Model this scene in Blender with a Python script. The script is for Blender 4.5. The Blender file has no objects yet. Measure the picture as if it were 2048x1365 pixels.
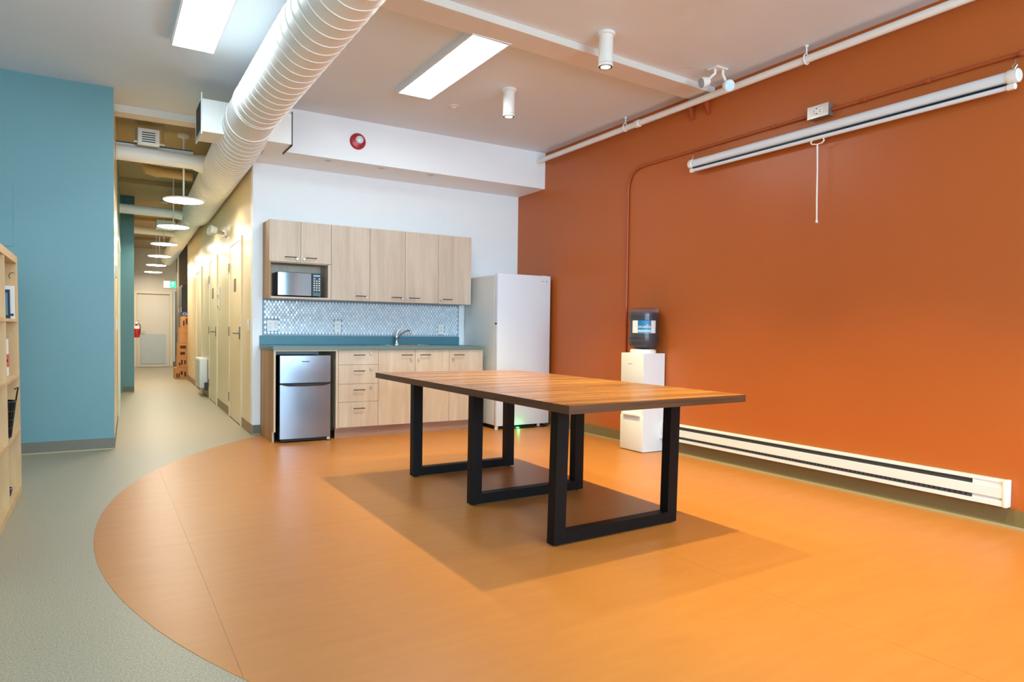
import bpy, bmesh, math, random
from mathutils import Vector, Matrix
random.seed(7)
SC = bpy.context.scene
COL = SC.collection
PI = math.pi

# ------------------------------------------------------------------ camera
cam_d = bpy.data.cameras.new('camera')
cam = bpy.data.objects.new('camera', cam_d)
COL.objects.link(cam)
yaw, pitch, roll = 0.5457251368948559, -0.026060720040150323, 0.012923766317475077
f_ = Vector((math.sin(yaw)*math.cos(pitch), math.cos(yaw)*math.cos(pitch), math.sin(pitch)))
r_ = Vector((math.cos(yaw), -math.sin(yaw), 0))
u_ = r_.cross(f_)
r2 = math.cos(roll)*r_ + math.sin(roll)*u_
u2 = -math.sin(roll)*r_ + math.cos(roll)*u_
mw = Matrix((r2, u2, -f_)).transposed().to_4x4()
mw.translation = Vector((0, 0, 1.08))
cam.matrix_world = mw
cam_d.sensor_width = 36.0
cam_d.lens = 1355.53/2048*36
cam_d.shift_x = -(1025.155-1024)/2048
cam_d.shift_y = (698.017-682.5)/2048
cam_d.clip_start = 0.05
SC.camera = cam

# ------------------------------------------------------------------ view, world, lights
SC.view_settings.view_transform = 'Standard'
SC.view_settings.look = 'None'
SC.view_settings.gamma = 1.0
SC.view_settings.use_curve_mapping = False
SC.view_settings.exposure = 0.0
SC.cycles.max_bounces = 10
SC.cycles.diffuse_bounces = 6
SC.cycles.caustics_reflective = False
SC.cycles.caustics_refractive = False

w = bpy.data.worlds.new('world'); SC.world = w
w.use_nodes = True
w.node_tree.nodes['Background'].inputs[0].default_value = (0.80, 0.90, 1.0, 1)
w.node_tree.nodes['Background'].inputs[1].default_value = 0.6

def area_light(name, loc, rot, sx, sy, power, color):
    d = bpy.data.lights.new(name, 'AREA'); d.shape = 'RECTANGLE'
    d.size = sx; d.size_y = sy; d.energy = power; d.color = color
    o = bpy.data.objects.new(name, d); COL.objects.link(o)
    o.location = loc; o.rotation_euler = rot
    return o
# daylight that enters through the shop windows behind the camera
DAY = (0.52, 0.80, 1.0)
WINX = (-0.7, 1.4, 3.45)
for xc in WINX:
    area_light('window_daylight', (xc, -5.15, 1.75), (PI/2, 0, 0), 1.6, 2.0, 235, DAY)

def spot_light(name, loc, power, color, angle, blend, radius):
    d = bpy.data.lights.new(name, 'SPOT'); d.energy = power; d.color = color
    d.spot_size = math.radians(angle); d.spot_blend = blend; d.shadow_soft_size = radius
    o = bpy.data.objects.new(name, d); COL.objects.link(o); o.location = loc
    return o
WARM = (1.0, 0.82, 0.27)
SPOTX = 3.03
SPOTS = [5.02, 3.72, 2.42, 1.12]
for y in SPOTS:
    spot_light('spot_beam', (SPOTX-0.05, y, 2.868), 222, WARM, 90, 0.75, 0.03)
E_TROFFER = 31.0
E_PENDANT = 72.0

# ------------------------------------------------------------------ materials
MATS = {}
def _nt(name):
    m = bpy.data.materials.new(name); m.use_nodes = True
    nt = m.node_tree
    return m, nt, nt.nodes['Principled BSDF']
def lin(c):
    return tuple((v/12.92 if v <= 0.04045 else ((v+0.055)/1.055)**2.4) for v in [x/255 for x in c])
def mat(name, rgb, rough=0.5, metal=0.0, var=0.04, scale=6.0, bump=0.0, bscale=60.0, coat=0.0, spec=0.5, emit=None, estr=0.0, alpha=1.0, trans=0.0, ior=1.45):
    if name in MATS: return MATS[name]
    m, nt, b = _nt(name)
    c = lin(rgb)
    tc = nt.nodes.new('ShaderNodeTexCoord')
    n = nt.nodes.new('ShaderNodeTexNoise'); n.inputs['Scale'].default_value = scale; n.inputs['Detail'].default_value = 4
    nt.links.new(tc.outputs['Object'], n.inputs['Vector'])
    mx = nt.nodes.new('ShaderNodeMix'); mx.data_type = 'RGBA'
    mx.inputs[6].default_value = tuple(max(0, v*(1-var)) for v in c)+(1,)
    mx.inputs[7].default_value = tuple(min(1, v*(1+var)) for v in c)+(1,)
    nt.links.new(n.outputs['Fac'], mx.inputs[0]); nt.links.new(mx.outputs[2], b.inputs['Base Color'])
    b.inputs['Roughness'].default_value = rough; b.inputs['Metallic'].default_value = metal
    b.inputs['Specular IOR Level'].default_value = spec
    b.inputs['Coat Weight'].default_value = coat; b.inputs['Coat Roughness'].default_value = 0.1
    b.inputs['Transmission Weight'].default_value = trans; b.inputs['IOR'].default_value = ior
    if emit:
        b.inputs['Emission Color'].default_value = tuple(emit)+(1,); b.inputs['Emission Strength'].default_value = estr
    if bump > 0:
        n2 = nt.nodes.new('ShaderNodeTexNoise'); n2.inputs['Scale'].default_value = bscale; n2.inputs['Detail'].default_value = 3
        nt.links.new(tc.outputs['Object'], n2.inputs['Vector'])
        bp = nt.nodes.new('ShaderNodeBump'); bp.inputs['Strength'].default_value = bump; bp.inputs['Distance'].default_value = 0.004
        nt.links.new(n2.outputs['Fac'], bp.inputs['Height']); nt.links.new(bp.outputs['Normal'], b.inputs['Normal'])
    MATS[name] = m
    return m
def wood(name, dark, light, stretch=(14, 14, 0.9), rough=0.45, contrast=(0.35, 0.68), coat=0.0, spec=0.5, fine=0.35):
    m, nt, b = _nt(name)
    tc = nt.nodes.new('ShaderNodeTexCoord')
    mp = nt.nodes.new('ShaderNodeMapping'); mp.inputs['Scale'].default_value = stretch
    nt.links.new(tc.outputs['Object'], mp.inputs['Vector'])
    n = nt.nodes.new('ShaderNodeTexNoise'); n.inputs['Scale'].default_value = 1.0; n.inputs['Detail'].default_value = 5; n.inputs['Distortion'].default_value = 0.6
    nt.links.new(mp.outputs['Vector'], n.inputs['Vector'])
    mp2 = nt.nodes.new('ShaderNodeMapping'); mp2.inputs['Scale'].default_value = tuple(s*7 for s in stretch)
    nt.links.new(tc.outputs['Object'], mp2.inputs['Vector'])
    n2 = nt.nodes.new('ShaderNodeTexNoise'); n2.inputs['Scale'].default_value = 1.0; n2.inputs['Detail'].default_value = 4
    nt.links.new(mp2.outputs['Vector'], n2.inputs['Vector'])
    add = nt.nodes.new('ShaderNodeMix'); add.inputs[0].default_value = fine
    nt.links.new(n.outputs['Fac'], add.inputs[2]); nt.links.new(n2.outputs['Fac'], add.inputs[3])
    cr = nt.nodes.new('ShaderNodeValToRGB')
    cr.color_ramp.elements[0].position = contrast[0]; cr.color_ramp.elements[0].color = lin(dark)+(1,)
    cr.color_ramp.elements[1].position = contrast[1]; cr.color_ramp.elements[1].color = lin(light)+(1,)
    nt.links.new(add.outputs[0], cr.inputs['Fac']); nt.links.new(cr.outputs['Color'], b.inputs['Base Color'])
    b.inputs['Roughness'].default_value = rough; b.inputs['Coat Weight'].default_value = coat; b.inputs['Specular IOR Level'].default_value = spec
    MATS[name] = m
    return m
def speckle(name, a, bcol, c3, scale=55.0, rough=0.55, stretch=(1, 1, 1), spec=0.4, lo=0.3, hi=0.7):
    m, nt, b = _nt(name)
    tc = nt.nodes.new('ShaderNodeTexCoord')
    mp = nt.nodes.new('ShaderNodeMapping'); mp.inputs['Scale'].default_value = stretch
    nt.links.new(tc.outputs['Object'], mp.inputs['Vector'])
    n = nt.nodes.new('ShaderNodeTexNoise'); n.inputs['Scale'].default_value = scale; n.inputs['Detail'].default_value = 6; n.inputs['Roughness'].default_value = 0.7
    nt.links.new(mp.outputs['Vector'], n.inputs['Vector'])
    cr = nt.nodes.new('ShaderNodeValToRGB')
    cr.color_ramp.elements[0].position = lo; cr.color_ramp.elements[0].color = lin(a)+(1,)
    cr.color_ramp.elements[1].position = hi; cr.color_ramp.elements[1].color = lin(c3)+(1,)
    e = cr.color_ramp.elements.new((lo+hi)/2); e.color = lin(bcol)+(1,)
    nt.links.new(n.outputs['Fac'], cr.inputs['Fac']); nt.links.new(cr.outputs['Color'], b.inputs['Base Color'])
    b.inputs['Roughness'].default_value = rough; b.inputs['Specular IOR Level'].default_value = spec
    MATS[name] = m
    return m
def emission(name, col, strength):
    m = bpy.data.materials.new(name); m.use_nodes = True; nt = m.node_tree
    nt.nodes.clear()
    e = nt.nodes.new('ShaderNodeEmission'); e.inputs[0].default_value = tuple(col)+(1,); e.inputs[1].default_value = strength
    o = nt.nodes.new('ShaderNodeOutputMaterial'); nt.links.new(e.outputs[0], o.inputs[0])
    MATS[name] = m
    return m

M_white = mat('white_wall_paint', (240, 243, 245), 0.55, var=0.02, bump=0.05)
M_soffit = mat('soffit_paint', (240, 243, 245), 0.55, var=0.015, bump=0.05)
M_orange = mat('rust_orange_paint', (184, 97, 43), 0.33, var=0.035, scale=1.6, bump=0.05, bscale=90, spec=0.4)
M_teal = mat('teal_wall_paint', (104, 146, 152), 0.45, var=0.03, scale=2, bump=0.05, bscale=90)
M_tealdk = mat('dark_teal_paint', (62, 100, 112), 0.5)
M_beige = mat('beige_hall_paint', (222, 206, 172), 0.30, var=0.02, scale=2, bump=0.04, bscale=60, spec=0.6)
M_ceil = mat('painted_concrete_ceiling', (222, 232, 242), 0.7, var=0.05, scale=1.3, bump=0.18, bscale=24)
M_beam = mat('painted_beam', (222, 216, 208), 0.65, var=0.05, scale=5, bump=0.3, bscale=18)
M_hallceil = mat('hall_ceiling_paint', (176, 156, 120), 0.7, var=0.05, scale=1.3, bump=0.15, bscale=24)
M_grey = speckle('grey_linoleum', (130, 122, 102), (164, 154, 130), (190, 180, 155), 150, 0.42, lo=0.33, hi=0.67)
M_inlay = speckle('orange_vinyl', (182, 115, 55), (187, 121, 59), (192, 127, 63), 5.0, 0.36, stretch=(0.5, 3, 1), spec=0.35, lo=0.25, hi=0.75)
M_cove = mat('grey_rubber_base', (112, 108, 92), 0.5, var=0.06, scale=12)
M_covelip = mat('rubber_base_toe', (170, 160, 128), 0.5)
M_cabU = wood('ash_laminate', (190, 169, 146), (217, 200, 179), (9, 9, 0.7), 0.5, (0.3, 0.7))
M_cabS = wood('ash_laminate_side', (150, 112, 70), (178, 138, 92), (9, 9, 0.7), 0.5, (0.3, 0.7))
M_edge = mat('pale_panel_edge', (214, 194, 164), 0.5)
M_kick = wood('grey_brown_plinth', (148, 112, 92), (184, 146, 124), (0.9, 9, 14), 0.55, (0.3, 0.7))
M_counter = mat('teal_laminate_worktop', (74, 124, 138), 0.4, var=0.06, scale=25)
M_grout = mat('grey_grout', (150, 168, 186), 0.7)
M_dark = mat('dark_bronze_metal', (74, 64, 58), 0.4, 0.8)
M_silver = mat('brushed_silver', (206, 200, 190), 0.28, 0.9)
M_nickel = mat('brushed_nickel', (128, 122, 112), 0.42, 0.7)
M_chrome = mat('chrome', (215, 218, 222), 0.08, 1.0, var=0.0)
M_steel = mat('brushed_steel_door', (150, 158, 170), 0.24, 0.85, var=0.03, scale=3)
M_black = mat('black_plastic', (14, 15, 18), 0.4)
M_blackmetal = mat('black_powder_coat', (9, 9, 11), 0.5, 0.0, spec=0.25)
M_glassblk = mat('black_glass', (10, 26, 38), 0.05, 0.0, spec=1.0, coat=1.0)
M_whitepl = mat('white_plastic', (236, 234, 228), 0.35, var=0.01)
M_whitemet = mat('white_enamel', (222, 228, 234), 0.35, var=0.01)
M_creammet = mat('cream_enamel', (224, 226, 224), 0.4, var=0.015)
M_duct = mat('painted_duct_metal', (238, 238, 234), 0.42, var=0.02, spec=0.5)
M_greydk = mat('dark_grille', (70, 66, 62), 0.6)
M_red = mat('signal_red', (176, 24, 40), 0.35)
M_lens = mat('clear_strobe_lens', (214, 220, 224), 0.12, 0.0, spec=0.8)
M_tableedge = wood('walnut_edge', (50, 28, 13), (96, 60, 34), (1.0, 1.0, 40), 0.5, (0.3, 0.7))
M_table = wood('walnut_laminate_top', (96, 58, 30), (196, 136, 82), (0.7, 21, 1), 0.25, (0.36, 0.64), spec=0.5)
M_birch = wood('birch_veneer', (196, 160, 110), (222, 190, 142), (5, 5, 0.8), 0.5, (0.3, 0.7))
M_galv = mat('galvanised_steel', (168, 170, 172), 0.35, 0.8, var=0.12, scale=60)
M_conduit = mat('orange_painted_steel', (172, 78, 38), 0.35, 0.0)
M_card = wood('corrugated_card', (176, 124, 74), (198, 146, 94), (3, 3, 3), 0.8, (0.3, 0.7))
M_ink = mat('dark_print', (72, 44, 28), 0.8)
M_lockdk = mat('charcoal_locker', (58, 58, 52), 0.5)
M_lockbr = mat('taupe_locker', (98, 88, 74), 0.5)
M_brown = mat('taupe_paint', (120, 104, 82), 0.6)
M_door = mat('beige_door_paint', (220, 204, 170), 0.32, var=0.015, spec=0.6)
M_frame = mat('cream_door_frame', (232, 220, 190), 0.35, var=0.01)
M_enddoor = mat('cream_door', (224, 214, 200), 0.4, var=0.01)
M_greypl = mat('pale_grey_panel', (196, 202, 204), 0.4)
M_sign = mat('pale_blue_sign', (186, 206, 218), 0.3)
M_bluebox = mat('blue_carton', (40, 62, 120), 0.6)
M_bookblue = mat('dark_blue_cover', (20, 46, 72), 0.35, var=0.5, scale=40)
M_bookred = mat('coral_band', (214, 92, 84), 0.5)
M_purple = mat('deep_purple_bowl', (36, 24, 72), 0.3)
M_bottle = mat('blue_grey_bottle', (206, 208, 226), 0.06, 0.0, var=0.0, trans=0.92, ior=1.3)
M_labelw = mat('white_label', (226, 226, 224), 0.4)
M_labelb = mat('blue_label', (20, 120, 172), 0.35, var=0.35, scale=22)
M_cyan = mat('pale_cyan_print', (150, 206, 226), 0.4)
M_green = mat('exit_green', (30, 150, 90), 0.4, emit=(0.05, 0.75, 0.36), estr=1.4)
M_exitw = mat('exit_white', (230, 240, 232), 0.4, emit=(0.85, 1.0, 0.9), estr=1.2)
E_trof = emission('troffer_diffuser', (0.80, 0.94, 1.0), E_TROFFER)
E_pend = emission('pendant_diffuser', (1.0, 0.91, 0.74), E_PENDANT)
E_spot = emission('spot_lens', (1.0, 0.86, 0.62), 6.0)
E_led = emission('green_led', (0.05, 1.0, 0.2), 12.0)

# ------------------------------------------------------------------ mesh helpers
def bx(bm, x0, x1, y0, y1, z0, z1, bev=0.0, seg=1):
    vs = [bm.verts.new((x, y, z)) for x in (x0, x1) for y in (y0, y1) for z in (z0, z1)]
    fs = [bm.faces.new([vs[i] for i in q]) for q in ((0,1,3,2),(4,6,7,5),(0,4,5,1),(2,3,7,6),(0,2,6,4),(1,5,7,3))]
    if bev > 0:
        es = list({e for f in fs for e in f.edges})
        bmesh.ops.bevel(bm, geom=es, offset=bev, segments=seg, profile=0.5, affect='EDGES')
    return bm
def B(*a, **k): return bx(bmesh.new(), *a, **k)
def frame_of(d):
    d = d.normalized()
    a = Vector((0, 0, 1)) if abs(d.z) < 0.9 else Vector((1, 0, 0))
    u = d.cross(a).normalized(); v = d.cross(u).normalized()
    return u, v
def tube(bm, pts, r, seg=12, caps=True, radii=None):
    pts = [Vector(p) for p in pts]; rings = []
    u = v = None
    for i, p in enumerate(pts):
        if i == 0: d = pts[1]-p
        elif i == len(pts)-1: d = p-pts[i-1]
        else: d = (pts[i+1]-p).normalized()+(p-pts[i-1]).normalized()
        d.normalize()
        if u is None: u, v = frame_of(d)
        else:
            u = (u-d*u.dot(d)).normalized(); v = d.cross(u).normalized()
        rr = radii[i] if radii else r
        rings.append([bm.verts.new(p+u*rr*math.cos(2*PI*k/seg)+v*rr*math.sin(2*PI*k/seg)) for k in range(seg)])
    for a, b in zip(rings, rings[1:]):
        for k in range(seg):
            bm.faces.new((a[k], a[(k+1) % seg], b[(k+1) % seg], b[k]))
    if caps:
        bm.faces.new(list(reversed(rings[0]))); bm.faces.new(rings[-1])
    return bm
def T(pts, r, seg=12, **k): return tube(bmesh.new(), pts, r, seg, **k)
def lathe(bm, prof, seg=32, c=(0, 0, 0), axis='z', cap=True):
    rings = []
    for r, h in prof:
        ring = []
        for k in range(seg):
            a = 2*PI*k/seg; x, y = r*math.cos(a), r*math.sin(a)
            p = (x, y, h) if axis == 'z' else ((x, h, y) if axis == 'y' else (h, x, y))
            ring.append(bm.verts.new((c[0]+p[0], c[1]+p[1], c[2]+p[2])))
        rings.append(ring)
    for a, b in zip(rings, rings[1:]):
        for k in range(seg):
            bm.faces.new((a[k], a[(k+1) % seg], b[(k+1) % seg], b[k]))
    if cap and prof[0][0] > 1e-6: bm.faces.new(list(reversed(rings[0])))
    if cap and prof[-1][0] > 1e-6: bm.faces.new(rings[-1])
    bmesh.ops.remove_doubles(bm, verts=bm.verts, dist=1e-6)
    bmesh.ops.recalc_face_normals(bm, faces=bm.faces)
    return bm
def L(prof, seg=32, c=(0, 0, 0), axis='z', cap=True): return lathe(bmesh.new(), prof, seg, c, axis, cap)
def prism(bm, poly, lo, hi, axis='z'):
    def P(a, b, h): return (a, b, h) if axis == 'z' else ((a, h, b) if axis == 'y' else (h, a, b))
    A = [bm.verts.new(P(a, b, lo)) for a, b in poly]; Bv = [bm.verts.new(P(a, b, hi)) for a, b in poly]
    n = len(poly)
    for i in range(n): bm.faces.new((A[i], A[(i+1) % n], Bv[(i+1) % n], Bv[i]))
    bm.faces.new(list(reversed(A))); bm.faces.new(Bv)
    bmesh.ops.recalc_face_normals(bm, faces=bm.faces)
    return bm
def PR(*a, **k): return prism(bmesh.new(), *a, **k)
ORG = {}
def mk(name, bm, m, smooth=True, ang=0.6):
    me = bpy.data.meshes.new(name)
    bmesh.ops.recalc_face_normals(bm, faces=bm.faces)
    bm.to_mesh(me); bm.free()
    for mm in (m if isinstance(m, (list, tuple)) else [m]): me.materials.append(mm)
    if smooth and len(me.polygons):
        me.polygons.foreach_set('use_smooth', [True]*len(me.polygons)); me.set_sharp_from_angle(angle=ang)
    o = bpy.data.objects.new(name, me); COL.objects.link(o)
    return o
def part(name, bm, m, parent, label=None, local=False, stuff=False, smooth=True):
    """a part of a thing; world coordinates unless local"""
    if not local:
        bmesh.ops.translate(bm, verts=bm.verts, vec=-ORG[parent.name])
    o = mk(name, bm, m, smooth); o.parent = parent
    ORG[o.name] = ORG[parent.name]
    if label: o['label'] = label
    if stuff: o['kind'] = 'stuff'
    return o
def thing(name, label, cat, loc=(0, 0, 0), rz=0.0, group=None):
    o = bpy.data.objects.new(name, None); COL.objects.link(o); o.empty_display_size = 0.1
    o.location = loc; o.rotation_euler = (0, 0, rz); o['label'] = label; o['category'] = cat
    if group: o['group'] = group
    ORG[o.name] = Vector(loc)
    return o
def single(name, bm, m, label, cat, group=None, org=None, smooth=True):
    if org is None:
        mn = Vector([min(v.co[i] for v in bm.verts) for i in range(3)]); mx = Vector([max(v.co[i] for v in bm.verts) for i in range(3)])
        org = Vector(((mn.x+mx.x)/2, (mn.y+mx.y)/2, mn.z))
    org = Vector(org)
    bmesh.ops.translate(bm, verts=bm.verts, vec=-org)
    o = mk(name, bm, m, smooth); o.location = org; o['label'] = label; o['category'] = cat
    if group: o['group'] = group
    ORG[o.name] = org
    return o
def struct(name, bm, m, label=None, smooth=True):
    o = mk(name, bm, m, smooth); o['kind'] = 'structure'
    if label: o['label'] = label
    ORG[o.name] = Vector((0, 0, 0))
    return o
def dup(root, loc, label=None, rz=None):
    def cp(o, par):
        c = o.copy(); COL.objects.link(c)
        if par: c.parent = par
        for ch in list(o.children): cp(ch, c)
        return c
    r = cp(root, None); r.location = loc
    if label: r['label'] = label
    if rz is not None: r.rotation_euler = (0, 0, rz)
    ORG[r.name] = Vector(loc)
    return r
def text_bm(txt, size, depth=0.001):
    cu = bpy.data.curves.new('txt', 'FONT'); cu.body = txt; cu.size = size; cu.extrude = depth; cu.align_x = 'CENTER'; cu.resolution_u = 2
    o = bpy.data.objects.new('txt', cu); COL.objects.link(o)
    dg = bpy.context.evaluated_depsgraph_get(); me = bpy.data.meshes.new_from_object(o.evaluated_get(dg))
    bm = bmesh.new(); bm.from_mesh(me)
    bpy.data.objects.remove(o); bpy.data.curves.remove(cu); bpy.data.meshes.remove(me)
    return bm

# ------------------------------------------------------------------ room dimensions
XO = 4.402          # rust orange wall
YB = 7.159          # white kitchen wall
YS = 6.573          # soffit face
ZC = 3.143          # ceiling
ZS = 2.730          # soffit underside
YT = 6.87           # teal wall face
YF = -5.2           # window wall behind the camera
XL = -3.2           # far left wall
YE = 20.4           # end of the hall
def hxr(y): return 1.296+0.0275*(y-7.159)     # right hall wall
def hxl(y): return 0.097+0.030*(y-6.87)       # left hall wall
THR = -math.atan(0.0275); THL = -math.atan(0.030)

# floor: grey linoleum slab with the orange vinyl sheets laid on it
fl = bmesh.new(); bx(fl, XL-0.1, XO+0.1, YF-0.1, 22.0, -0.1, 0.0)
floor = struct('floor', fl, M_grey, 'speckled grey linoleum floor')
cx, cy, cr = 4.129, 3.972, 4.165
def clip_rect(poly, x0, x1, y0, y1):
    for ax, lim, sgn in ((0, x0, 1), (0, x1, -1), (1, y0, 1), (1, y1, -1)):
        out = []
        for i in range(len(poly)):
            a, b = poly[i], poly[(i+1) % len(poly)]
            da, db = sgn*(a[ax]-lim), sgn*(b[ax]-lim)
            if da >= 0: out.append(a)
            if (da > 0 and db < 0) or (da < 0 and db > 0):
                t = da/(da-db); out.append((a[0]+t*(b[0]-a[0]), a[1]+t*(b[1]-a[1])))
        poly = out
        if not poly: return []
    return poly
disc = [(cx+cr*math.cos(2*PI*k/160), cy+cr*math.sin(2*PI*k/160)) for k in range(160)]
xs = [-0.2, 0.372, 2.372, XO+0.0]; ys = [-0.6, 3.70, YB]
for i in range(3):
    for j in range(2):
        pl = clip_rect(disc, xs[i]+0.0006, xs[i+1]-0.0006, ys[j]+0.0006, ys[j+1]-0.0006)
        if len(pl) > 2:
            part('vinyl_sheet', PR(pl, 0.0, 0.0016), M_inlay, floor, 'orange vinyl sheet with curved outer edge', smooth=False)

# walls
struct('wall_right', B(XO, XO+0.1, YF, YB+0.1, 0, ZC+0.1), M_orange, 'rust orange painted wall')
wb = struct('wall_back', B(1.296, XO+0.05, YB, YB+0.1, 0, ZC+0.1), M_white, 'white kitchen wall')
struct('wall_front', B(XL, XO, YF-0.1, YF, 0, 0.55), M_white, 'white wall under the shop windows')
for i in range(3):
    xc = WINX[i]
    bm = bmesh.new()
    bx(bm, xc-0.92, xc-0.82, YF-0.1, YF, 0.55, 2.75); bx(bm, xc+0.82, xc+0.92, YF-0.1, YF, 0.55, 2.75)
    bx(bm, xc-0.82, xc+0.82, YF-0.08, YF-0.02, 1.95, 2.0); bx(bm, xc-0.02, xc+0.02, YF-0.08, YF-0.02, 0.55, 2.75)
    struct('window_%d' % (i+1), bm, M_blackmetal, 'dark framed shop window')
struct('wall_front_top', B(XL, XO, YF-0.1, YF, 2.75, ZC+0.1), M_white)
struct('wall_left', B(XL-0.1, XL, YF, YT, 0, ZC+0.1), M_white, 'white side wall')
# ceiling
ceil = struct('ceiling', B(XL-0.1, XO+0.1, YF-0.1, 7.36, ZC, ZC+0.1), M_ceil, 'painted concrete ceiling')
bm = PR([(-3.2, 3.60), (4.40, 4.035), (4.40, 4.26), (-3.2, 3.86)], 3.092, ZC+0.01)
part('beam', bm, M_beam, ceil, 'shallow painted concrete beam')
bm = PR([(-3.2, 0.30), (4.40, 0.50), (4.40, 0.76), (-3.2, 0.56)], 3.092, ZC+0.01)
part('beam', bm, M_beam, ceil)
# soffit over the kitchen
struct('trim_1', B(1.300, XO, YS, YB, ZS, ZC), M_soffit, 'white soffit above the kitchen')
# hall shell
bm = PR([(hxr(YB), YB+0.002), (hxr(15.45), 15.45), (hxr(15.45)+0.12, 15.45), (1.42, YB+0.002)], 0, ZC)
struct('wall_hall_right', bm, M_beige, 'glossy beige hall wall')
bm = PR([(XL, YT), (0.097, YT), (0.097, YT+0.03), (XL, YT+0.03)], 0, ZC+0.05)
struct('wall_teal', bm, M_teal, 'teal wall beside the hall')
bm = PR([(0.092, YT+0.031), (hxl(YT+0.031), YT+0.031), (hxl(8.9), 8.9), (0.0, 8.9)], 0, ZC)
wl = struct('wall_hall_left', bm, M_beige, 'beige near stretch of the left hall wall')
bm = PR([(0.0, 8.9), (hxl(8.9), 8.9), (hxl(12.6), 12.6), (0.1, 12.6)], 0, ZC)
struct('wall_hall_left_far', bm, M_teal, 'teal stretch of the left hall wall')
struct('trim_2', B(0.255, 0.458, 12.6, 13.0, 0, ZC), M_teal, 'teal pier jutting into the hall')
bm = PR([(0.30, 13.0), (0.47, 13.0), (0.70, YE), (0.60, YE)], 0, ZC)
struct('wall_hall_left_end', bm, M_frame, 'cream left hall wall past the pier')
struct('wall_hall_end', B(0.5, 3.2, YE, YE+0.1, 0, ZC), M_enddoor, 'cream end wall of the hall')
struct('wall_alcove', B(1.6, 2.6, 18.7, 18.8, 0, ZC), M_brown, 'taupe alcove wall behind the lockers')
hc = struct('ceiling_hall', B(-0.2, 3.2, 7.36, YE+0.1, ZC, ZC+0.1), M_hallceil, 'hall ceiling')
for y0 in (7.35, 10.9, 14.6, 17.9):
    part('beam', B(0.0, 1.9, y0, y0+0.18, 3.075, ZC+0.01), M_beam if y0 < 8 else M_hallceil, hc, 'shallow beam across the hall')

# baseboards
def base_run(name, p, q, h=0.108, t=0.008, mt=None, toe=True):
    p = Vector((p[0], p[1], 0)); q = Vector((q[0], q[1], 0)); d = (q-p).normalized(); n = Vector((-d.y, d.x, 0))  # n points into the room
    def poly(t0): return [(p.x, p.y), (q.x, q.y), (q.x+n.x*t0, q.y+n.y*t0), (p.x+n.x*t0, p.y+n.y*t0)]
    o = struct(name, PR(poly(t), 0.002, h), mt or M_cove, 'grey rubber baseboard', smooth=False)
    if toe:
        part('toe', PR(poly(t+0.012), 0.0018, 0.014), M_covelip if mt is None else mt, o, 'lighter toe strip', smooth=False)
    return o
M_coveo = mat('olive_rubber_base', (122, 108, 70), 0.5, var=0.05, scale=10)
o = base_run('baseboard_right', (XO, YF), (XO, YB), 0.108, 0.008, M_coveo, toe=False)
part('toe', B(XO-0.02, XO, YF, YB, 0.0018, 0.015), M_covelip, o, 'lighter toe strip', smooth=False)
base_run('baseboard_back', (1.38, YB), (1.296, YB), 0.10)
base_run('baseboard_left', (0.097, YT), (XL, YT), 0.10)
base_run('baseboard_pier', (0.458, 12.6), (0.30, 12.6), 0.10)
for nm, a, b in (('baseboard_hall_a', 7.82, 7.17), ('baseboard_hall_b', 10.06, 8.82), ('baseboard_hall_c', 12.2, 11.10), ('baseboard_hall_d', 15.44, 12.5)):
    base_run(nm, (hxr(b), b), (hxr(a), a), 0.105, mt=mat('tan_rubber_base', (146, 122, 88), 0.5), toe=False)
base_run('baseboard_hall_left', (hxl(8.9), 8.9), (hxl(6.9), 6.9), 0.09, 0.004, toe=False)
base_run('baseboard_end', (0.78, YE), (0.60, YE), 0.14, toe=False)
base_run('baseboard_end_b', (2.0, YE), (1.66, YE), 0.14, toe=False)

# ------------------------------------------------------------------ kitchen
def pull(p, x0, x1, y, z, m=M_dark):
    bm = bmesh.new(); xa, xb = x0+0.004, x1-0.004
    tube(bm, [(xa-0.008, y-0.028, z), (xb+0.008, y-0.028, z)], 0.0042, 8)
    for x in (xa+0.002, xb-0.002): tube(bm, [(x, y, z), (x, y-0.03, z)], 0.0042, 8)
    return part('handle', bm, m, p, 'thin dark bar handle')
def lock(p, x, y, z):
    return part('lock', L([(0, 0.004), (0.0125, 0.003), (0.0125, -0.012), (0.010, -0.016), (0, -0.0165)], 20, (x, y, z), 'y'), M_silver, p, 'round silver cam lock')
def leaf(name, x0, x1, z0, z1, y, par, m=M_cabU):
    return part(name, B(x0, x1, y, y+0.019, z0, z1, bev=0.0015), m, par)

YU = 6.85; ZB, ZT = 1.373, 2.134
G_U = 'ash wall cabinets above the worktop'
u = thing('wall_cabinet', 'ash wall cabinet at the left with two short doors over the microwave niche', 'cabinet', (1.693, 7.0, ZB), 0, G_U)
bm = bmesh.new()
bx(bm, 1.408, 1.995, YU+0.021, 7.158, ZT-0.018, ZT); bx(bm, 1.408, 1.965, YU+0.021, 7.158, 1.722, 1.740)
bx(bm, 1.408, 1.965, YU+0.004, 7.158, ZB, ZB+0.018); bx(bm, 1.965, 1.995, YU+0.004, 7.158, ZB, 1.728); bx(bm, 1.977, 1.995, YU+0.021, 7.158, 1.728, ZT-0.018)
part('carcass', bm, M_cabU, u, smooth=False)
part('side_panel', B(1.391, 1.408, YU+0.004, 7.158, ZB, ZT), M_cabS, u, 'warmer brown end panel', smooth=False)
part('back_panel', B(1.408, 1.965, 7.13, 7.158, ZB+0.018, 1.722), M_cabU, u, smooth=False)
d = leaf('door', 1.392, 1.6915, 1.732, ZT, YU, u); pull(d, 1.540, 1.641, YU, 1.778); lock(d, 1.657, YU, 1.764)
d = leaf('door', 1.6945, 1.994, 1.732, ZT, YU, u); pull(d, 1.743, 1.842, YU, 1.780); lock(d, 1.724, YU, 1.764)
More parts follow.
